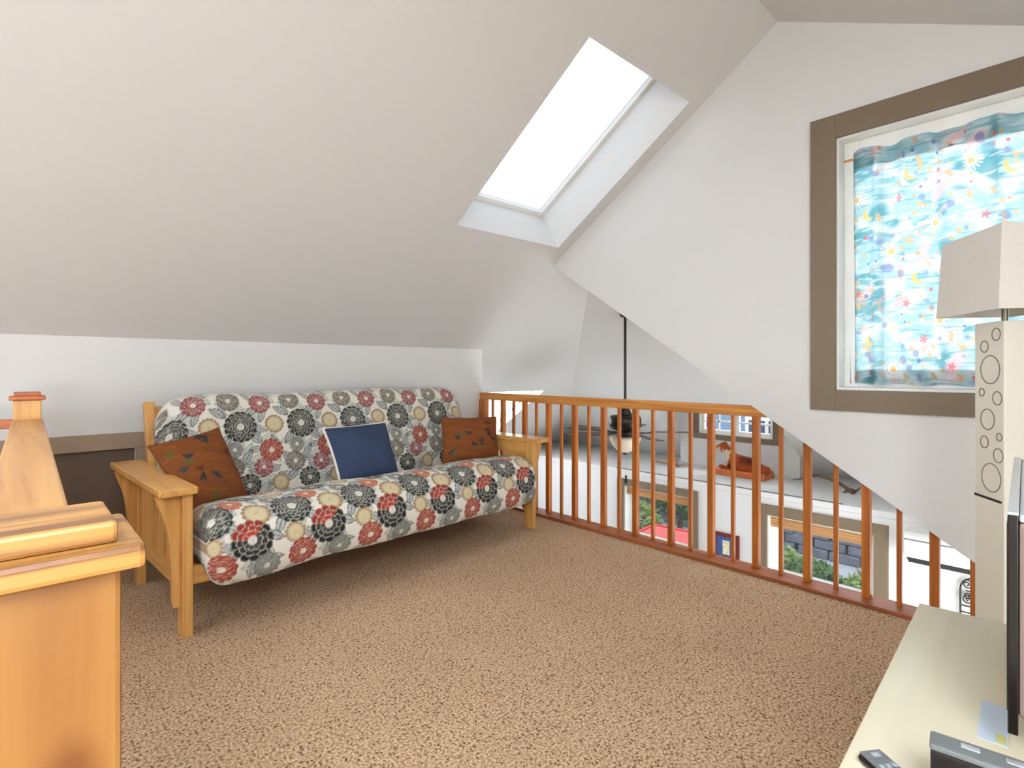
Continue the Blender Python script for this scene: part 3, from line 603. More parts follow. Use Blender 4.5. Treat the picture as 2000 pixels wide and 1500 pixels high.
def floral(s, t):
    col = np.broadcast_to(CREAM, (len(s), 3)).copy()
    x = np.mod(s, TW); y = np.mod(t, TH)
    for m in MOTIF:
        dx = np.mod(x - m[1] + TW/2, TW) - TW/2; dy = np.mod(y - m[2] + TH/2, TH) - TH/2
        if m[0] == 'L': leaf(col, dx, dy, m[3], m[4], m[5], m[6], m[7])
        elif m[0] == 'R': rosette(col, dx, dy, m[3], m[4], m[5])
        elif m[0] == 'K': dahlia(col, dx, dy, m[3], m[4], m[5], m[6], m[7], rings=3, red=RK, rot=0.2)
        else: dahlia(col, dx, dy, m[3], m[4], m[5], m[6], m[7], rings=5 if m[3] > .07 else 4, rot=m[1]*9)
    return col
# ------------------------------------------------------------------ futon mattress: one folded slab
def mattress():
    ctrl = [(0.06,.222),(-.02,.205),(-.062,.245),(-.075,.32),(-.06,.405),(-.012,.463),(.06,.497),(.16,.500),(.30,.475),(.44,.438),(.535,.406),(.572,.397),
            (.592,.44),(.622,.545),(.660,.68),(.700,.80),(.722,.875),(.752,.925),(.805,.945),(.858,.925),(.872,.87),(.845,.76),(.80,.60),(.752,.445),(.70,.34),(.60,.285),(.42,.28),(.22,.25)]
    P = np.array(ctrl); n = len(P); out = []
    for i in range(n):
        p0, p1, p2, p3 = P[i-1], P[i], P[(i+1) % n], P[(i+2) % n]
        for q in np.linspace(0, 1, 12, endpoint=False):
            out.append(0.5*((2*p1)+(-p0+p2)*q+(2*p0-5*p1+4*p2-p3)*q*q+(-p0+3*p1-3*p2+p3)*q**3))
    D = np.array(out); D = np.vstack([D, D[:1]])
    L_ = np.r_[0, np.cumsum(np.hypot(*np.diff(D, axis=0).T))]
    M = int(L_[-1] / 0.0052); tt = np.linspace(0, L_[-1], M, endpoint=False)
    prof = np.c_[np.interp(tt, L_, D[:,0]), np.interp(tt, L_, D[:,1])]
    tg = np.roll(prof, -3, 0) - np.roll(prof, 3, 0); tg /= np.linalg.norm(tg, axis=1)[:, None]
    nrm = np.c_[tg[:,1], -tg[:,0]]                 # checked below to point inward
    if ((prof.mean(0) - prof) * nrm).sum() < 0: nrm = -nrm
    x0, x1 = 0.158, FW - 0.158; r = 0.075
    xs = np.r_[x0 + r*(1-np.cos(np.linspace(0.05, PI/2, 12)))[:-1], np.linspace(x0+r, x1-r, 350), (x1 - r*(1-np.cos(np.linspace(0.05, PI/2, 12))))[::-1][1:]]
    V = []; S = []
    ph = rng.uniform(0, 6.28, 8)
    for x in xs:
        d = min(x-x0, x1-x); am = r - math.sqrt(max(0, r*r-(r-d)**2)) if d < r else 0.0
        q = prof + nrm*am
        z = q[:,1].copy(); y = q[:,0].copy()
        k = np.clip((0.17-d)/0.17, 0, 1)
        z -= np.where(prof[:,1] > .6, (prof[:,1]-.6)/.35, 0)*0.10*k**2.2
        # soft unevenness of the stuffing
        puff = 0.003*np.sin(x*7.3+ph[0]+tt*3)+0.003*np.sin(x*13.1+ph[1]-tt*9)+0.004*np.sin(tt*17+ph[2]+x*4)
        y = y - nrm[:,0]*puff - 0.035*(1-x/FW)*np.clip(1-prof[:,0]/.5, 0, 1); z = z - nrm[:,1]*puff
        V.append(np.c_[np.full(M, x), y, z])
        arc_ = r*(PI/2 - math.acos(max(-1, min(1, (r-d)/r)))) if d < r else 0
        sx = x if d >= r else (x0 + r - arc_ if x - x0 < x1 - x else x1 - r + arc_)
        S.append(np.c_[np.full(M, sx), tt])
    V = np.vstack(V); S = np.vstack(S); F = []
    ns = len(xs)
    idx = np.arange(M); nx_ = (idx+1) % M
    for i in range(ns-1): F.append(np.c_[i*M+idx, i*M+nx_, (i+1)*M+nx_, (i+1)*M+idx])
    F = np.vstack(F).tolist()
    caps = tessellate_polygon([[Vector((V[i,1], V[i,2], 0)) for i in range(M)]])
    F += [[a, b, c] for a, b, c in caps] + [[a+(ns-1)*M, c+(ns-1)*M, b+(ns-1)*M] for a, b, c in caps]
    me = bpy.data.meshes.new('futon_mattress'); me.from_pydata(V.tolist(), [], F)
    bm = bmesh.new(); bm.from_mesh(me); bmesh.ops.recalc_face_normals(bm, faces=bm.faces); bm.to_mesh(me); bm.free()
    me.polygons.foreach_set('use_smooth', [True]*len(me.polygons)); me.materials.append(MATS['floral'])
    o = bpy.data.objects.new('futon_mattress', me); C.objects.link(o); o.location = (FX, FY, 0); o.rotation_euler = (0,0,FR)
    ttop = tt[np.argmin(np.hypot(prof[:,0]-.805, prof[:,1]-.945))]
    colour(o, floral(S[:,0], ttop - S[:,1]))
    return tag(o, 'folded futon mattress in cream floral fabric with dark dahlias', 'mattress')
mattress()
# ------------------------------------------------------------------ cushions
def cushion(name, label, P00, P10, P11, P01, thick, kind, push=0.5):
    """corners (bottom left, bottom right, top right, top left) in world space; grid puffed both ways"""
    n = 70; A = [np.array(p, float) for p in (P00, P10, P11, P01)]
    u, v = np.meshgrid(np.linspace(-1,1,n), np.linspace(-1,1,n)); u = u.ravel(); v = v.ravel()
    ins = 0.055
    uu = u*(1-ins*(1-v*v)); vv = v*(1-ins*(1-u*u))
    a, b = (uu+1)/2, (vv+1)/2
    B = ((1-a)*(1-b))[:,None]*A[0]+(a*(1-b))[:,None]*A[1]+(a*b)[:,None]*A[2]+((1-a)*b)[:,None]*A[3]
    nn = np.cross(A[1]-A[0], A[3]-A[0]); nn /= np.linalg.norm(nn)
    hgt = thick/2*((1-np.abs(u)**2.4)*(1-np.abs(v)**2.4))**0.5
    wr = 0.004*np.sin(u*5+v*7)*hgt/(thick/2)
    c0 = (A[0]+A[1])/2
    org = Vector(c0)
    V = np.vstack([B+nn*(hgt+wr)[:,None], B-nn*hgt[:,None]]) - np.array(org)
    i = np.arange(n*n).reshape(n,n); q = np.c_[i[:-1,:-1].ravel(), i[:-1,1:].ravel(), i[1:,1:].ravel(), i[1:,:-1].ravel()]
    F = np.vstack([q, (q+n*n)[:, ::-1]]).tolist()
    me = bpy.data.meshes.new(name); me.from_pydata(V.tolist(), [], F); me.polygons.foreach_set('use_smooth', [True]*len(me.polygons))
    root = bpy.data.objects.new(name, None); C.objects.link(root); root.location = org; WM[root.name] = Matrix.Translation(org); root.empty_display_size = .05
    o = bpy.data.objects.new('cover', me); C.objects.link(o); o.parent = root
    tag(root, label, 'cushion', 'cushions on the futon')
    bnd = [A[0]+(A[1]-A[0])*0]; ring = []
    N = 40
    for (ax, sgn, rev) in (('v',-1,0),('u',1,0),('v',1,1),('u',-1,1)):
        for k in range(N):
            t_ = -1+2*k/N; t_ = -t_ if rev else t_
            uu_, vv_ = (t_*1.0, sgn*(1-ins*(1-t_*t_))) if ax == 'v' else (sgn*(1-ins*(1-t_*t_)), t_)
            a_, b_ = (uu_+1)/2, (vv_+1)/2
            ring.append((1-a_)*(1-b_)*A[0]+a_*(1-b_)*A[1]+a_*b_*A[2]+(1-a_)*b_*A[3]-np.array(org))
    ring.append(ring[0])
    if kind == 'navy':
        me.materials.append(MATS['navy']); MB().tube(ring, 0.008, 8, caps=False).build('piping', 'cord', root, smooth=True)['label'] = 'off white corded edging'
    else:
        me.materials.append(MATS['rust_cloth'])
        base = lin((126, 70, 34)); col = np.broadcast_to(base, (len(u), 3)).copy()
        st = 0.5+0.5*np.sin(v*38+np.sin(u*3)*2+np.sin(u*11+v*5)); st2 = 0.5+0.5*np.sin(v*90+u*7)
        over(col, 0.45*st*(0.5+0.5*np.sin(u*4.1+v*13)), lin((156, 88, 40))); over(col, 0.35*st2*(0.5+0.5*np.cos(u*6+v*19)), lin((94, 54, 34)))
        rr = np.random.default_rng(7 if 'left' in label else 11)
        pal = [lin((44, 54, 56)), lin((40, 46, 50)), lin((92, 92, 40)), lin((52, 60, 58)), lin((98, 44, 34))]
        for k in range(13):
            cx, cy, an = rr.uniform(-.85,.85), rr.uniform(-.85,.85), rr.uniform(-.9,.9)
            for dd in (0.0, 0.7): leafm(col, u-cx-dd*.06, v-cy+dd*.05, .15, .055, an+dd, pal[k % 5])
        colour(o, np.vstack([col, col]))
        MB().tube(ring, 0.004, 6, caps=False).build('seam', mat('seam_rust_%s' % root.name.replace('.', '_'), (120, 66, 34), 0.9), root, smooth=True)
    return root
def leafm(col, dx, dy, Lh, Wd, ang, c):
    a = (dx*math.cos(ang)+dy*math.sin(ang))/Lh; b = (-dx*math.sin(ang)+dy*math.cos(ang))/Wd
    over(col, sstep(-.1,.25,1-a*a-np.abs(b))*.85, c)
def RAY(u, v): 
    f = Vector((math.sin(YAW), math.cos(YAW), 0)); rt = Vector((math.cos(YAW), -math.sin(YAW), 0))
    return f*FPX + rt*(u-1000) + Vector((0,0,721.5-v))
def at(u, v, Y): d = RAY(u, v); return Vector((0,0,EYE)) + d*(Y/d.y)
cushion('throw_pillow', 'navy blue throw pillow with white piping in the middle of the futon', at(666,950,2.80), at(780,929,2.83), at(753,825,3.00), at(631,837,2.97), 0.16, 'navy')
cushion('throw_pillow', 'rust brown leaf patterned pillow tilted over the left arm', at(374,1000,2.70), at(484,970,2.82), at(427,836,3.00), at(288,872,2.90), 0.15, 'rust')
cushion('throw_pillow', 'rust brown patterned pillow upright beside the right arm', at(864,908,2.90), at(974,898,2.86), at(969,814,2.99), at(861,816,3.06), 0.14, 'rust')
# ------------------------------------------------------------------ curtain in the gable window
def curtain():
    y0, y1, z0, z1 = W1[0]+0.01, 0.812, 1.012, 2.10
    nu, nv = 360, 400
    u, v = np.meshgrid(np.linspace(0,1,nu), np.linspace(0,1,nv)); u = u.ravel(); v = v.ravel()
    Y = y1 + (y0-y1)*u; Z = z0 + (z1-z0)*v + 0.008*np.sin(u*23)*(v > .93) + 0.004*np.sin(u*31)*(v < .02)
    fold = 0.014*np.sin(u*34+0.8*np.sin(v*2)) + 0.009*np.sin(u*61+1.3) + 0.012*np.sin(u*15+2)*(1-v*.5)
    fold *= np.where(u < .18, 1.5, 0.8)
    X = XR + 0.038 + fold*0.8
    Y = Y + 0.006*np.sin(u*47)*v
    s = u*0.98; t_ = v*(z1-z0)
    base1, base2, base3 = lin((176, 212, 218)), lin((232, 238, 240)), lin((92, 168, 178))
    def nz(a, b, seed):
        r_ = np.random.default_rng(seed); o = np.zeros_like(s)
        for k in range(12):
            fx, fy, p, am = r_.normal(0, a), r_.normal(0, b), r_.uniform(0, 6.28), r_.uniform(.4, 1)
            o += am*np.sin(s*fx + t_*fy + p + 1.2*np.sin(s*r_.normal(0, 20) + t_*r_.normal(0, 20)))
        return o/3.4
    col = np.broadcast_to(base1, (len(s), 3)).copy()
    over(col, sstep(-.3,.7,nz(24,30,1)), base2); over(col, sstep(.3,.9,nz(22,24,2))*.8, base3); over(col, sstep(.2,.7,nz(26,150,3))*.6, base2); over(col, sstep(.5,.9,nz(20,190,6))*.5, base3)
    over(col, sstep(.4,1.0,nz(34,40,4))*.8, lin((236,204,204))); over(col, sstep(.6,1.0,nz(70,70,8))*.8, lin((226,190,140))); over(col, sstep(.75,1.1,nz(60,60,5))*.8, lin((150,160,200)))
    r_ = np.random.default_rng(21)
    for k in range(150):      # little stars, blossoms, dots
        cx, cy = r_.uniform(0,.98), r_.uniform(0,1.07); R = r_.uniform(.005,.011); c = [lin((232,190,110)), lin((226,120,130)), lin((250,238,200)), lin((240,170,110)), lin((110,130,180))][k % 5]
        d = np.hypot(s-cx, t_-cy); th = np.arctan2(t_-cy, s-cx); over(col, sstep(1.0,.7,d/(R*(.7+.5*np.abs(np.cos(2.5*th)))))*.85, c)
    for cx, cy in ((.215,.07),(.205,.60),(.045,.86),(.62,.35),(.80,.72),(.55,.93),(.87,.12),(.40,.70),(.42,.28)):   # suns
        d = np.hypot(s-cx, t_-cy); th = np.arctan2(t_-cy, s-cx); ray_ = .036+.012*np.cos(16*th)
        over(col, sstep(1.02,.9,d/ray_)*.75, lin((248,248,244))); over(col, (np.abs(d-.026) < .0025)*.5*(np.cos(16*th) > 0), lin((110,110,120))); over(col, sstep(.016,.013,d), lin((230,196,140)))
    for cx, cy in ((.10,.78),(.115,.20),(.52,.55),(.70,.88),(.33,.47),(.30,.93)):    # crescent moons
        d1 = np.hypot(s-cx, t_-cy); d2 = np.hypot(s-cx-.014, t_-cy-.008); over(col, sstep(.030,.026,d1)*sstep(.022,.026,d2), lin((240,206,140)))
    for cx, cy in ((.05,.42),(.35,.20),(.28,.36),(.24,.83),(.60,.70),(.03,.03),(.47,.08)):
        d = np.hypot(s-cx, t_-cy); th = np.arctan2(t_-cy, s-cx); over(col, sstep(1,.8,d/(.021*(.75+.25*np.cos(5*th))))*.7, lin((222,110,120)))
    hem = (v > .925) | (v < .062)
    V = np.c_[X, Y, Z]; 
    i = np.arange(nu*nv).reshape(nv, nu); q = np.c_[i[:-1,:-1].ravel(), i[:-1,1:].ravel(), i[1:,1:].ravel(), i[1:,:-1].ravel()]
    root = thing('window_curtain', 'thin teal curtain with suns, moons and flowers in the gable window', 'curtain', (XR+.038, .41, z0))
    org = np.array((XR+.038, .41, z0))
    def mk(name, sel_rows, off, mt):
        a, b = sel_rows; qq = i[a:b]; vv = V[qq.ravel()] - org + np.array((off,0,0)); n_ = b-a
        j = np.arange(n_*nu).reshape(n_, nu); f = np.c_[j[:-1,:-1].ravel(), j[:-1,1:].ravel(), j[1:,1:].ravel(), j[1:,:-1].ravel()]
        me = bpy.data.meshes.new(name); me.from_pydata(vv.tolist(), [], f.tolist()); me.polygons.foreach_set('use_smooth', [True]*len(me.polygons)); me.materials.append(MATS[mt])
        o = bpy.data.objects.new(name, me); C.objects.link(o); o.parent = root; colour(o, col[qq.ravel()]); return o
    mk('cloth', (0, nv), 0, 'curtain_cloth')
    # folded-over hems: further layers of the same cloth
    for nm, rows in (('top_hem', (int(nv*.92), nv)), ('bottom_hem', (0, int(nv*.065)))):
        for off in (0.004, 0.008): 
            h_ = mk(nm, rows, off, 'curtain_cloth')
    MB().tube([(XR+.066-org[0], W1[1]-.013-org[1], 2.075-org[2]), (XR+.066-org[0], W1[0]+.013-org[1], 2.075-org[2])], 0.006, 8).build('curtain_rod', 'cedar_y', root)
curtain()
# ------------------------------------------------------------------ floor lamp
lang = math.radians(36.3)
lp = thing('floor_lamp', 'cream floor lamp with circle pattern column and white rectangular shade', 'lamp', (2.442, 0.2205, 0), lang)
# local x runs along the long side away from the viewer, local -y faces... long face is at +y side (left in view)
ca, cb = 0.148, 0.092
MB().box(-ca/2, ca/2, -cb/2, cb/2, 0.02, 1.238).build('column', 'lamp_cream', lp, bevel=0.003)
MB().box(-ca/2-.04, ca/2+.04, -cb/2-.04, cb/2+.04, 0, 0.02).build('base', 'lamp_cream', lp, bevel=0.004)
def frust(h0, h1, a0, b0, a1, b1, th):
    mb = MB()
    def rg(a, b, z): return [(-a/2,-b/2,z),(a/2,-b/2,z),(a/2,b/2,z),(-a/2,b/2,z)]
    o0, o1, i0, i1 = rg(a0,b0,h0), rg(a1,b1,h1), rg(a0-th,b0-th,h0), rg(a1-th,b1-th,h1)
    mb.add(o0+o1+i0+i1, [])
    for k in range(4):
        k2 = (k+1) % 4; mb.f += [(k,k2,4+k2,4+k), (8+k,12+k,12+k2,8+k2), (k,8+k,8+k2,k2), (4+k,4+k2,12+k2,12+k)]
    return mb
frust(1.268, 1.535, 0.335, 0.235, 0.315, 0.205, 0.006).build('lamp_shade', 'shade', lp)
MB().tube([(0,0,1.238),(0,0,1.45)], 0.0085, 12).build('stem', 'steel', lp)
MB().tube([(0,0,1.36),(0,0,1.42)], 0.02, 12).build('socket', 'steel', lp)
MB().box(-.16,.16,-.003,.003,1.447,1.453).build('shade_spider', 'steel', lp)
# circles on the long left face (+y local) and slit near the middle
def px_to_face(u, v, yface):
    M = WM[lp.name].inverted(); o_ = M @ Vector((0,0,EYE)); d = (M.to_3x3() @ RAY(u, v)); s_ = (yface-o_.y)/d.y; return o_ + d*s_
for (u, v, h) in ((1946,653,24),(1923,677,22),(1934,722,55),(1918,766,15),(1948,778,26),(1929,819,40),(1923,863,23),(1952,854,15),(1950,890,27),(1936,933,55)):
    c = px_to_face(u, v, cb/2); c1 = px_to_face(u, v+h/2, cb/2); R = abs(c.z-c1.z)
    MB().tube([(c.x+R*math.cos(2*PI*k/32), cb/2+0.0005, c.z+R*math.sin(2*PI*k/32)) for k in range(33)], 0.0018, 6, caps=False).build('circle_ring', 'circle_line', lp)
c = px_to_face(1936, 975, cb/2); MB().box(-ca/2+.012, ca/2+.0005, cb/2-.001, cb/2+.0012, c.z-.004, c.z+.004).build('slit', 'dark_gap', lp)
# ------------------------------------------------------------------ media console, television and small things
CR = math.radians(3.5)
CO = (0.884, 0.260)        # a point on the long front edge, 0.772 m from the far corner
cs = thing('media_console', 'pale birch media console with a plain top in the right foreground', 'console', (CO[0], CO[1], 0), CR)
x0, x1, y0, y1, zt = -0.46, 0.775, -0.40, 0.0, 0.50
MB().box(x0, x1, y0, y1, zt-.025, zt).build('top', 'birch', cs, bevel=0.002)
for x in (x0+.01, x1-.03, (x0+x1)/2-.01): MB().box(x, x+.02, y0+.01, y1-.01, .04, zt-.025).build('side_panel', 'birch', cs)
MB().box(x0+.03, x1-.03, y0+.01, y1-.01, .04, .06).build('bottom_shelf', 'birch', cs)
MB().box(x0+.03, x1-.03, y0+.01, y0+.02, .06, zt-.025).build('back_panel', 'birch', cs)
for k in range(2):
    xa = x0+.035+k*.61; d_ = MB().box(xa, xa+.56, y1-.028, y1-.01, .065, zt-.03).build('door', 'birch', cs, bevel=.002)
    MB().box(xa+(.5 if k == 0 else .04), xa+(.52 if k == 0 else .06), y1-.01, y1-.002, .30, .38).build('handle', 'button_silver', d_)
for x in (x0+.03, x1-.07):
    for y in (y0+.03, y1-.07): MB().box(x, x+.04, y, y+.04, 0, .04).build('foot', 'birch', cs)
tvl = thing('television', 'flat television with silver top seen from its edge at the right border', 'television', (1.097, 0.096, zt), math.radians(4.0))
tl = 0.70
MB().box(0, tl, -.012, 0, .035, .363).build('bezel', 'plastic_black', tvl, bevel=.0015)
MB().box(.02, tl-.02, 0, .0012, .06, .345).build('screen', 'plastic_black', tvl)
MB().box(0, tl, -.0125, .0, .363, .367).build('top_strip', 'plastic_silver', tvl)
MB().box(.004, tl-.004, -.085, -.012, .06, .352).build('rear_housing', 'plastic_taupe', tvl, bevel=.006)
MB().box(.004, tl-.004, -.083, -.0127, .352, .364).build('top_cover', 'plastic_silver', tvl, bevel=.003)
MB().box(.25, .45, -.035, -.015, .008, .06).build('stand_neck', 'plastic_black', tvl)
MB().box(.17, .53, -.16, -.006, 0, .008).build('stand_base', 'plastic_black', tvl, bevel=.002)
bx = thing('set_top_box', 'dark grey electronic box with two silver buttons on top', 'electronics', (0.952, 0.062, zt), math.radians(8))
MB().box(-.018, .018, -.12, .100, 0, .062).build('body', 'plastic_black', bx, bevel=.002)
MB().box(-.019, .018, -.121, .101, .062, .071).build('top_panel', 'plastic_grey', bx, bevel=.003)
for y in (.058, .012): MB().box(-.004, .006, y-.010, y+.010, .071, .0735).build('button', 'button_silver', bx, bevel=.001)
for k in range(8): MB().box(-.012, .012, -.035-k*.006, -.032-k*.006, .071, .0722).build('vent_rib', 'plastic_black', bx)
rm = thing('remote_control', 'grey and black remote control at the bottom edge of the console', 'remote', (0.898, 0.178, zt), math.radians(-34))
MB().box(-.019, .019, -.07, .07, .0, .012).build('shell', 'plastic_black', rm, bevel=.005)
MB().box(-.0165, .0165, -.067, .067, .012, .0155).build('face_plate', 'plastic_grey', rm, bevel=.001)
MB().box(-.006, .006, .052, .060, .0155, .0172).build('button', 'button_silver', rm)
for k in range(5):
    for j in (-1, 0, 1): MB().box(j*.010-.003, j*.010+.003, .030-k*.016, .037-k*.016, .0155, .0168).build('button', 'button_silver', rm)
cd = thing('paper_card', 'bluish white card lying beside the television', 'card', (1.185, 0.116, zt), math.radians(4))
MB().box(-.065, .065, -.014, .022, 0, .0015).build('sheet', 'card_white', cd); MB().box(-.062, -.035, -.012, .0, .0015, .0018).build('printed_patch', 'print_yellow', cd)
# ------------------------------------------------------------------ ceiling fan
fx, fy = 3.745, LY
fn = thing('ceiling_fan', 'dark bronze ceiling fan with glass bowl light on a long rod beyond the railing', 'fan', (fx, fy, 0))
ztop = zhip(fx)
MB().tube([(0,0,.78),(0,0,ztop)], 0.0115, 10).build('downrod', 'black_metal', fn)
MB().lathe([(.03,ztop-.02),(.045,ztop-.005),(.045,ztop+.05)], n=20).build('canopy', 'black_metal', fn, smooth=True)
MB().lathe([(.02,.80),(.028,.77),(.055,.71),(.055,.70)], n=20).build('rod_cup', 'black_metal', fn, smooth=True)
MB().lathe([(.05,.705),(.12,.695),(.132,.67),(.132,.62),(.115,.585),(.07,.575),(.065,.535),(.08,.525)], n=28).build('motor_housing', 'black_metal', fn, smooth=True)
for k in range(5):
    a = 2*PI*k/5 + math.radians(-42.6) - 0.12; R3 = Matrix.Rotation(a, 3, 'Z')
    arm = MB(); arm.hexa([tuple(R3 @ Vector(p)) for p in ((.08,-.02,.55),(.22,-.03,.555),(.22,.03,.545),(.08,.02,.55),(.08,-.02,.558),(.22,-.03,.563),(.22,.03,.553),(.08,.02,.558))])
    ao = arm.build('blade_arm', 'black_metal', fn)
    bl = MB(); bl.hexa([tuple(R3 @ Vector(p)) for p in ((.20,-.05,.566),(.57,-.066,.570),(.57,.066,.552),(.20,.05,.553),(.20,-.05,.574),(.57,-.066,.578),(.57,.066,.560),(.20,.05,.561))])
    bl.build('blade', 'blade', fn, bevel=.004)
MB().lathe([(.03,.392),(.07,.41),(.105,.45),(.125,.495),(.128,.515),(.08,.525)], n=28).build('light_bowl', 'lamp_glass', fn, smooth=True)
MB().lathe([(.004,.37),(.014,.378),(.016,.39),(.008,.398)], n=12).build('finial', 'black_metal', fn, smooth=True)
MB().tube([(.012,0,.375),(.012,0,.20)], 0.0016, 6).build('pull_chain', 'steel', fn)
MB().lathe([(.004,.125),(.014,.14),(.012,.165),(.006,.175),(.011,.187),(.004,.20)], .012, 0, 10).build('chain_knob', 'black_metal', fn, smooth=True)
# ------------------------------------------------------------------ things on the ledge and the far wall
tag(MB().tube([(XL+.012, 3.62, .004)] + [(XL+.012+.004*math.sin(k*1.7), 3.5-k*.1, .004) for k in range(1, 20)] + [(XL+.012, 1.4, .004)], 0.0045, 6).build('cable', 'cable'), 'thin grey cable lying along the front of the ledge', 'cable')
def antler(name, label, m, pts, rad, tines):
    c0 = Vector(pts[0]); t = thing(name, label, 'antler', tuple(c0))
    mb = MB().tube([Vector(p)-c0 for p in pts], rad, 10); mb.build('beam', m, t, smooth=True)
    for tp, tr in tines: MB().tube([Vector(p)-c0 for p in tp], tr, 8).build('tine', m, t, smooth=True)
antler('antler', 'dark curved antler lying on the ledge at the right', 'antler', [(5.36,1.452,.018),(5.37,1.50,.035),(5.38,1.58,.075),(5.38,1.66,.105),(5.38,1.75,.118),(5.38,1.81,.105),(5.38,1.88,.07),(5.38,1.965,.045)],
       [.024,.015,.014,.013,.012,.010,.008,.003], [([(5.36,1.50,.035),(5.34,1.515,.012),(5.33,1.53,.004)],[.010,.008,.004]), ([(5.38,1.77,.115),(5.40,1.81,.125),(5.41,1.85,.135)],[.009,.007,.003]), ([(5.38,1.455,.02),(5.42,1.44,.03),(5.44,1.43,.05)],[.012,.008,.004])])
antler('antler', 'small pale brown antler lying on the ledge behind the fan', 'antler_pale', [(5.40,3.16,.018),(5.40,3.20,.030),(5.40,3.27,.032),(5.41,3.36,.024),(5.42,3.45,.03),(5.42,3.52,.024)],
       [.02,.013,.011,.010,.008,.003], [([(5.40,3.18,.024),(5.40,3.175,.06),(5.40,3.17,.095)],[.010,.007,.003]), ([(5.40,3.16,.02),(5.42,3.12,.03),(5.43,3.10,.035)],[.010,.007,.003])])
# fox figure
fo = thing('fox_figure', 'reddish fox figure with white chest resting on an orange slab on the ledge', 'figurine', (5.46, 2.50, 0))
MB().hexa([(-.13,-.30,0),(.13,-.30,0),(.13,.27,0),(-.13,.27,0),(-.12,-.29,.065),(.12,-.285,.075),(.11,.24,.06),(-.12,.25,.055)]).build('slab', 'fox_base', fo, bevel=.012)
def fox():
    bm_pts = [(0,-.05,.10),(0,-.14,.10),(0,.03,.12),(0,.09,.165),(-.01,.125,.225),(-.015,.165,.27),(-.02,.215,.255),(-.025,.258,.240),
              (-.05,.10,.075),(-.05,.20,.062),(.05,.09,.075),(.05,.19,.062),(-.07,-.12,.075),(-.075,-.02,.06),(.07,-.12,.075),
              (0,-.21,.085),(-.03,-.28,.08),(-.07,-.30,.075),(-.11,-.22,.072),(-.035,.150,.318),(.012,.150,.318)]
    rad = [.078,.076,.070,.058,.046,.046,.028,.012,.026,.018,.026,.018,.042,.022,.042,.040,.045,.048,.02,.006,.006]
    ed = [(0,1),(0,2),(2,3),(3,4),(4,5),(5,6),(6,7),(2,8),(8,9),(2,10),(10,11),(1,12),(12,13),(1,14),(1,15),(15,16),(16,17),(17,18),(5,19),(5,20)]
    me = bpy.data.meshes.new('body'); me.from_pydata(bm_pts, ed, []); o = bpy.data.objects.new('body', me); C.objects.link(o)
    sk = o.modifiers.new('skin', 'SKIN')
    if not me.skin_vertices: me.attributes
    for i_, r_ in enumerate(rad): me.skin_vertices[0].data[i_].radius = (r_, r_)
    me.skin_vertices[0].data[0].use_root = True
    o.modifiers.new('sub', 'SUBSURF').levels = 2; o.modifiers['sub'].render_levels = 2
    dg = bpy.context.evaluated_depsgraph_get(); ev = o.evaluated_get(dg); m2 = bpy.data.meshes.new_from_object(ev)
    bpy.data.objects.remove(o); o = bpy.data.objects.new('body', m2); C.objects.link(o); o.parent = fo; o.location = (0, 0, .012)
    m2.materials.clear(); m2.materials.append(MATS['fur'])
    co = np.empty(len(m2.vertices)*3); m2.vertices.foreach_get('co', co); co = co.reshape(-1, 3)
    col = np.broadcast_to(lin((168, 78, 40)), co.shape).copy(); x_, y_, z_ = co.T
    over(col, sstep(.0,-.03,y_)*sstep(.09,.14,z_)*.8, lin((96, 44, 30)))
    over(col, ((y_ > .055) & (z_ > .085) & (z_ < .235) & (y_ > .10-.3*(z_-.12)) & (y_ < .16)).astype(float)*.9, lin((226, 206, 178)))
    over(col, sstep(.235,.25,y_)*sstep(.2,.22,z_), lin((30, 26, 26))); over(col, ((y_ > .185) & (z_ < .258) & (z_ > .2)).astype(float)*.8, lin((222, 196, 150)))
    over(col, sstep(.318,.33,z_), lin((60, 40, 34)))
    colour(o, col); m2.polygons.foreach_set('use_smooth', [True]*len(m2.polygons))
try: fox()
except Exception as ex: print('fox failed', ex)
# small framed picture between the lower windows
pc = thing('framed_picture', 'small square picture in a dark red frame between the lower windows', 'picture', (XL-.012, 2.353, -.56))
for q in ((-.122,.122,.092,.122),(-.122,.122,-.122,-.092),(-.122,-.092,-.092,.092),(.092,.122,-.092,.092)): MB().box(-.012,.011,q[0],q[1],q[2],q[3]).build('frame', 'frame_red', pc, bevel=.003)
MB().box(0,.008,-.092,.092,-.092,.092).build('print', 'picture_blue', pc)
MB().box(-.002,.0,-.03,.035,-.075,.055).build('print_figure', 'picture_cream', pc)
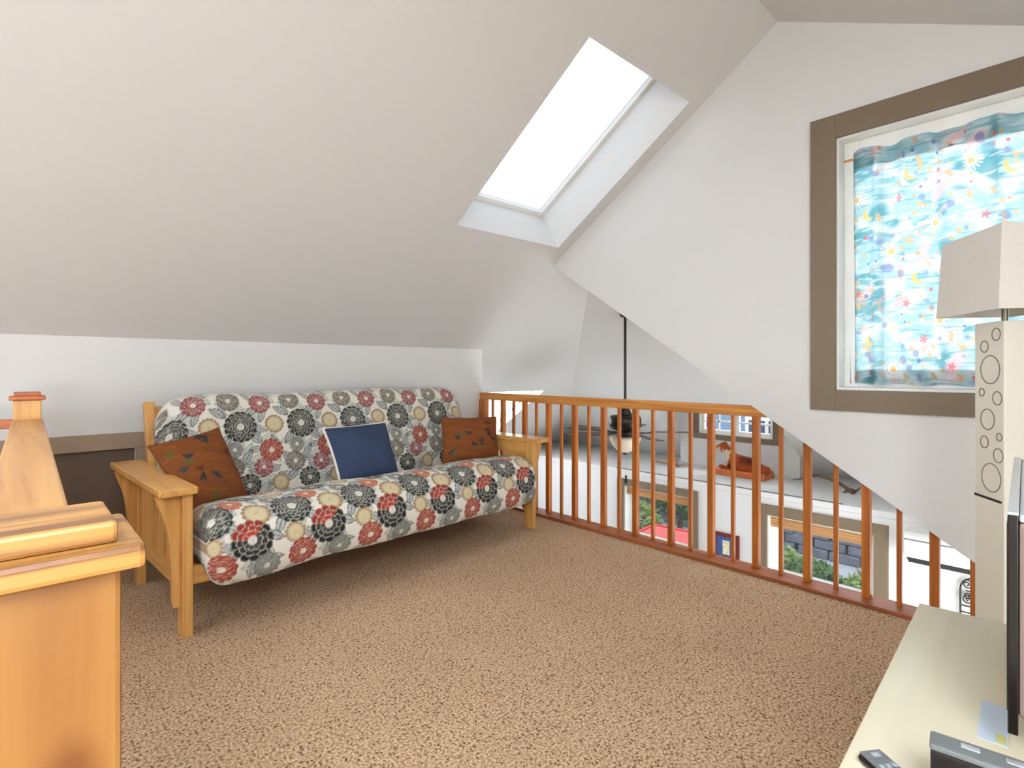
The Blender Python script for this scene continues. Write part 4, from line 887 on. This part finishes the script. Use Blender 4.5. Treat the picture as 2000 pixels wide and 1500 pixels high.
# wall air conditioner
ac = thing('wall_air_conditioner', 'white wall mounted air conditioner with dark slots high on the far wall', 'air conditioner', (XL, 0.60, -.30))
MB().plate([(0,0),(-.12,.0),(-.19,.05),(-.20,.20),(-.17,.225),(0,.225)], [], lambda a, b: (a, .36, b), (0,-.76,0)).build('case', 'ac_white', ac, bevel=.006)
MB().box(-.2015,-.19,-.395,.355,.172,.180).build('seam', 'plastic_grey', ac)
MB().hexa([(-.13,-.37,-.002),(-.12,-.37,-.004),(-.12,.34,-.004),(-.13,.34,-.002),(-.188,-.37,.044),(-.178,-.37,.04),(-.178,.34,.04),(-.188,.34,.044)]).build('outlet_slot', 'dark_gap', ac)
# scrolled iron wall piece
ir = thing('iron_scroll_panel', 'black wrought iron arch with scrolls hanging on the far wall', 'wall decoration', (XL-.02, 0.585, -.80))
hw_, hz = .082, .36
arc = [(0, hw_, 0), (0, hw_, hz)] + [(0, hw_*math.cos(a), hz+.085*math.sin(a)) for a in np.linspace(0, PI, 14)[1:-1]] + [(0, -hw_, hz), (0, -hw_, 0)]
MB().tube(arc, .0055, 8).build('arch', 'iron', ir, smooth=True)
for z_ in (.03, .20, .245): MB().tube([(0,-hw_,z_),(0,hw_,z_)], .0045, 6).build('bar', 'iron', ir)
def spiral(cy, cz, r0, turns, sg, ph): return [(0, cy+sg*r0*(1-k/40*.85)*math.cos(ph+turns*2*PI*k/40), cz+r0*(1-k/40*.85)*math.sin(ph+turns*2*PI*k/40)) for k in range(41)]
for cy, cz, sg in ((.04,.32,1),(-.04,.32,-1),(.04,.29,-1),(-.04,.29,1),(.045,.395,1),(-.045,.395,-1),(.04,.12,1),(-.04,.12,-1)): MB().tube(spiral(cy, cz, .032, 1.6, sg, 1.2), .004, 6).build('scroll', 'iron', ir, smooth=True)
# bamboo shades rolled partly down in the lower windows
for WW, lab in ((WA, 'woven bamboo shade at the top of the left lower window'), (WB, 'woven bamboo shade at the top of the right lower window')):
    zt_, n_ = WW[3]-.013, 9; zb_ = -.265 if WW is WA else -.295
    b_ = thing('bamboo_shade', lab, 'window shade', (XL+.03, (WW[0]+WW[1])/2, zb_)); hh = (zt_-zb_)/n_
    for k in range(n_): MB().box(-.004+.003*(k % 2), .004+.003*(k % 2), -(WW[1]-WW[0])/2+.016, (WW[1]-WW[0])/2-.016, k*hh+.0006, (k+1)*hh-.0006).build('slat', 'bamboo', b_)
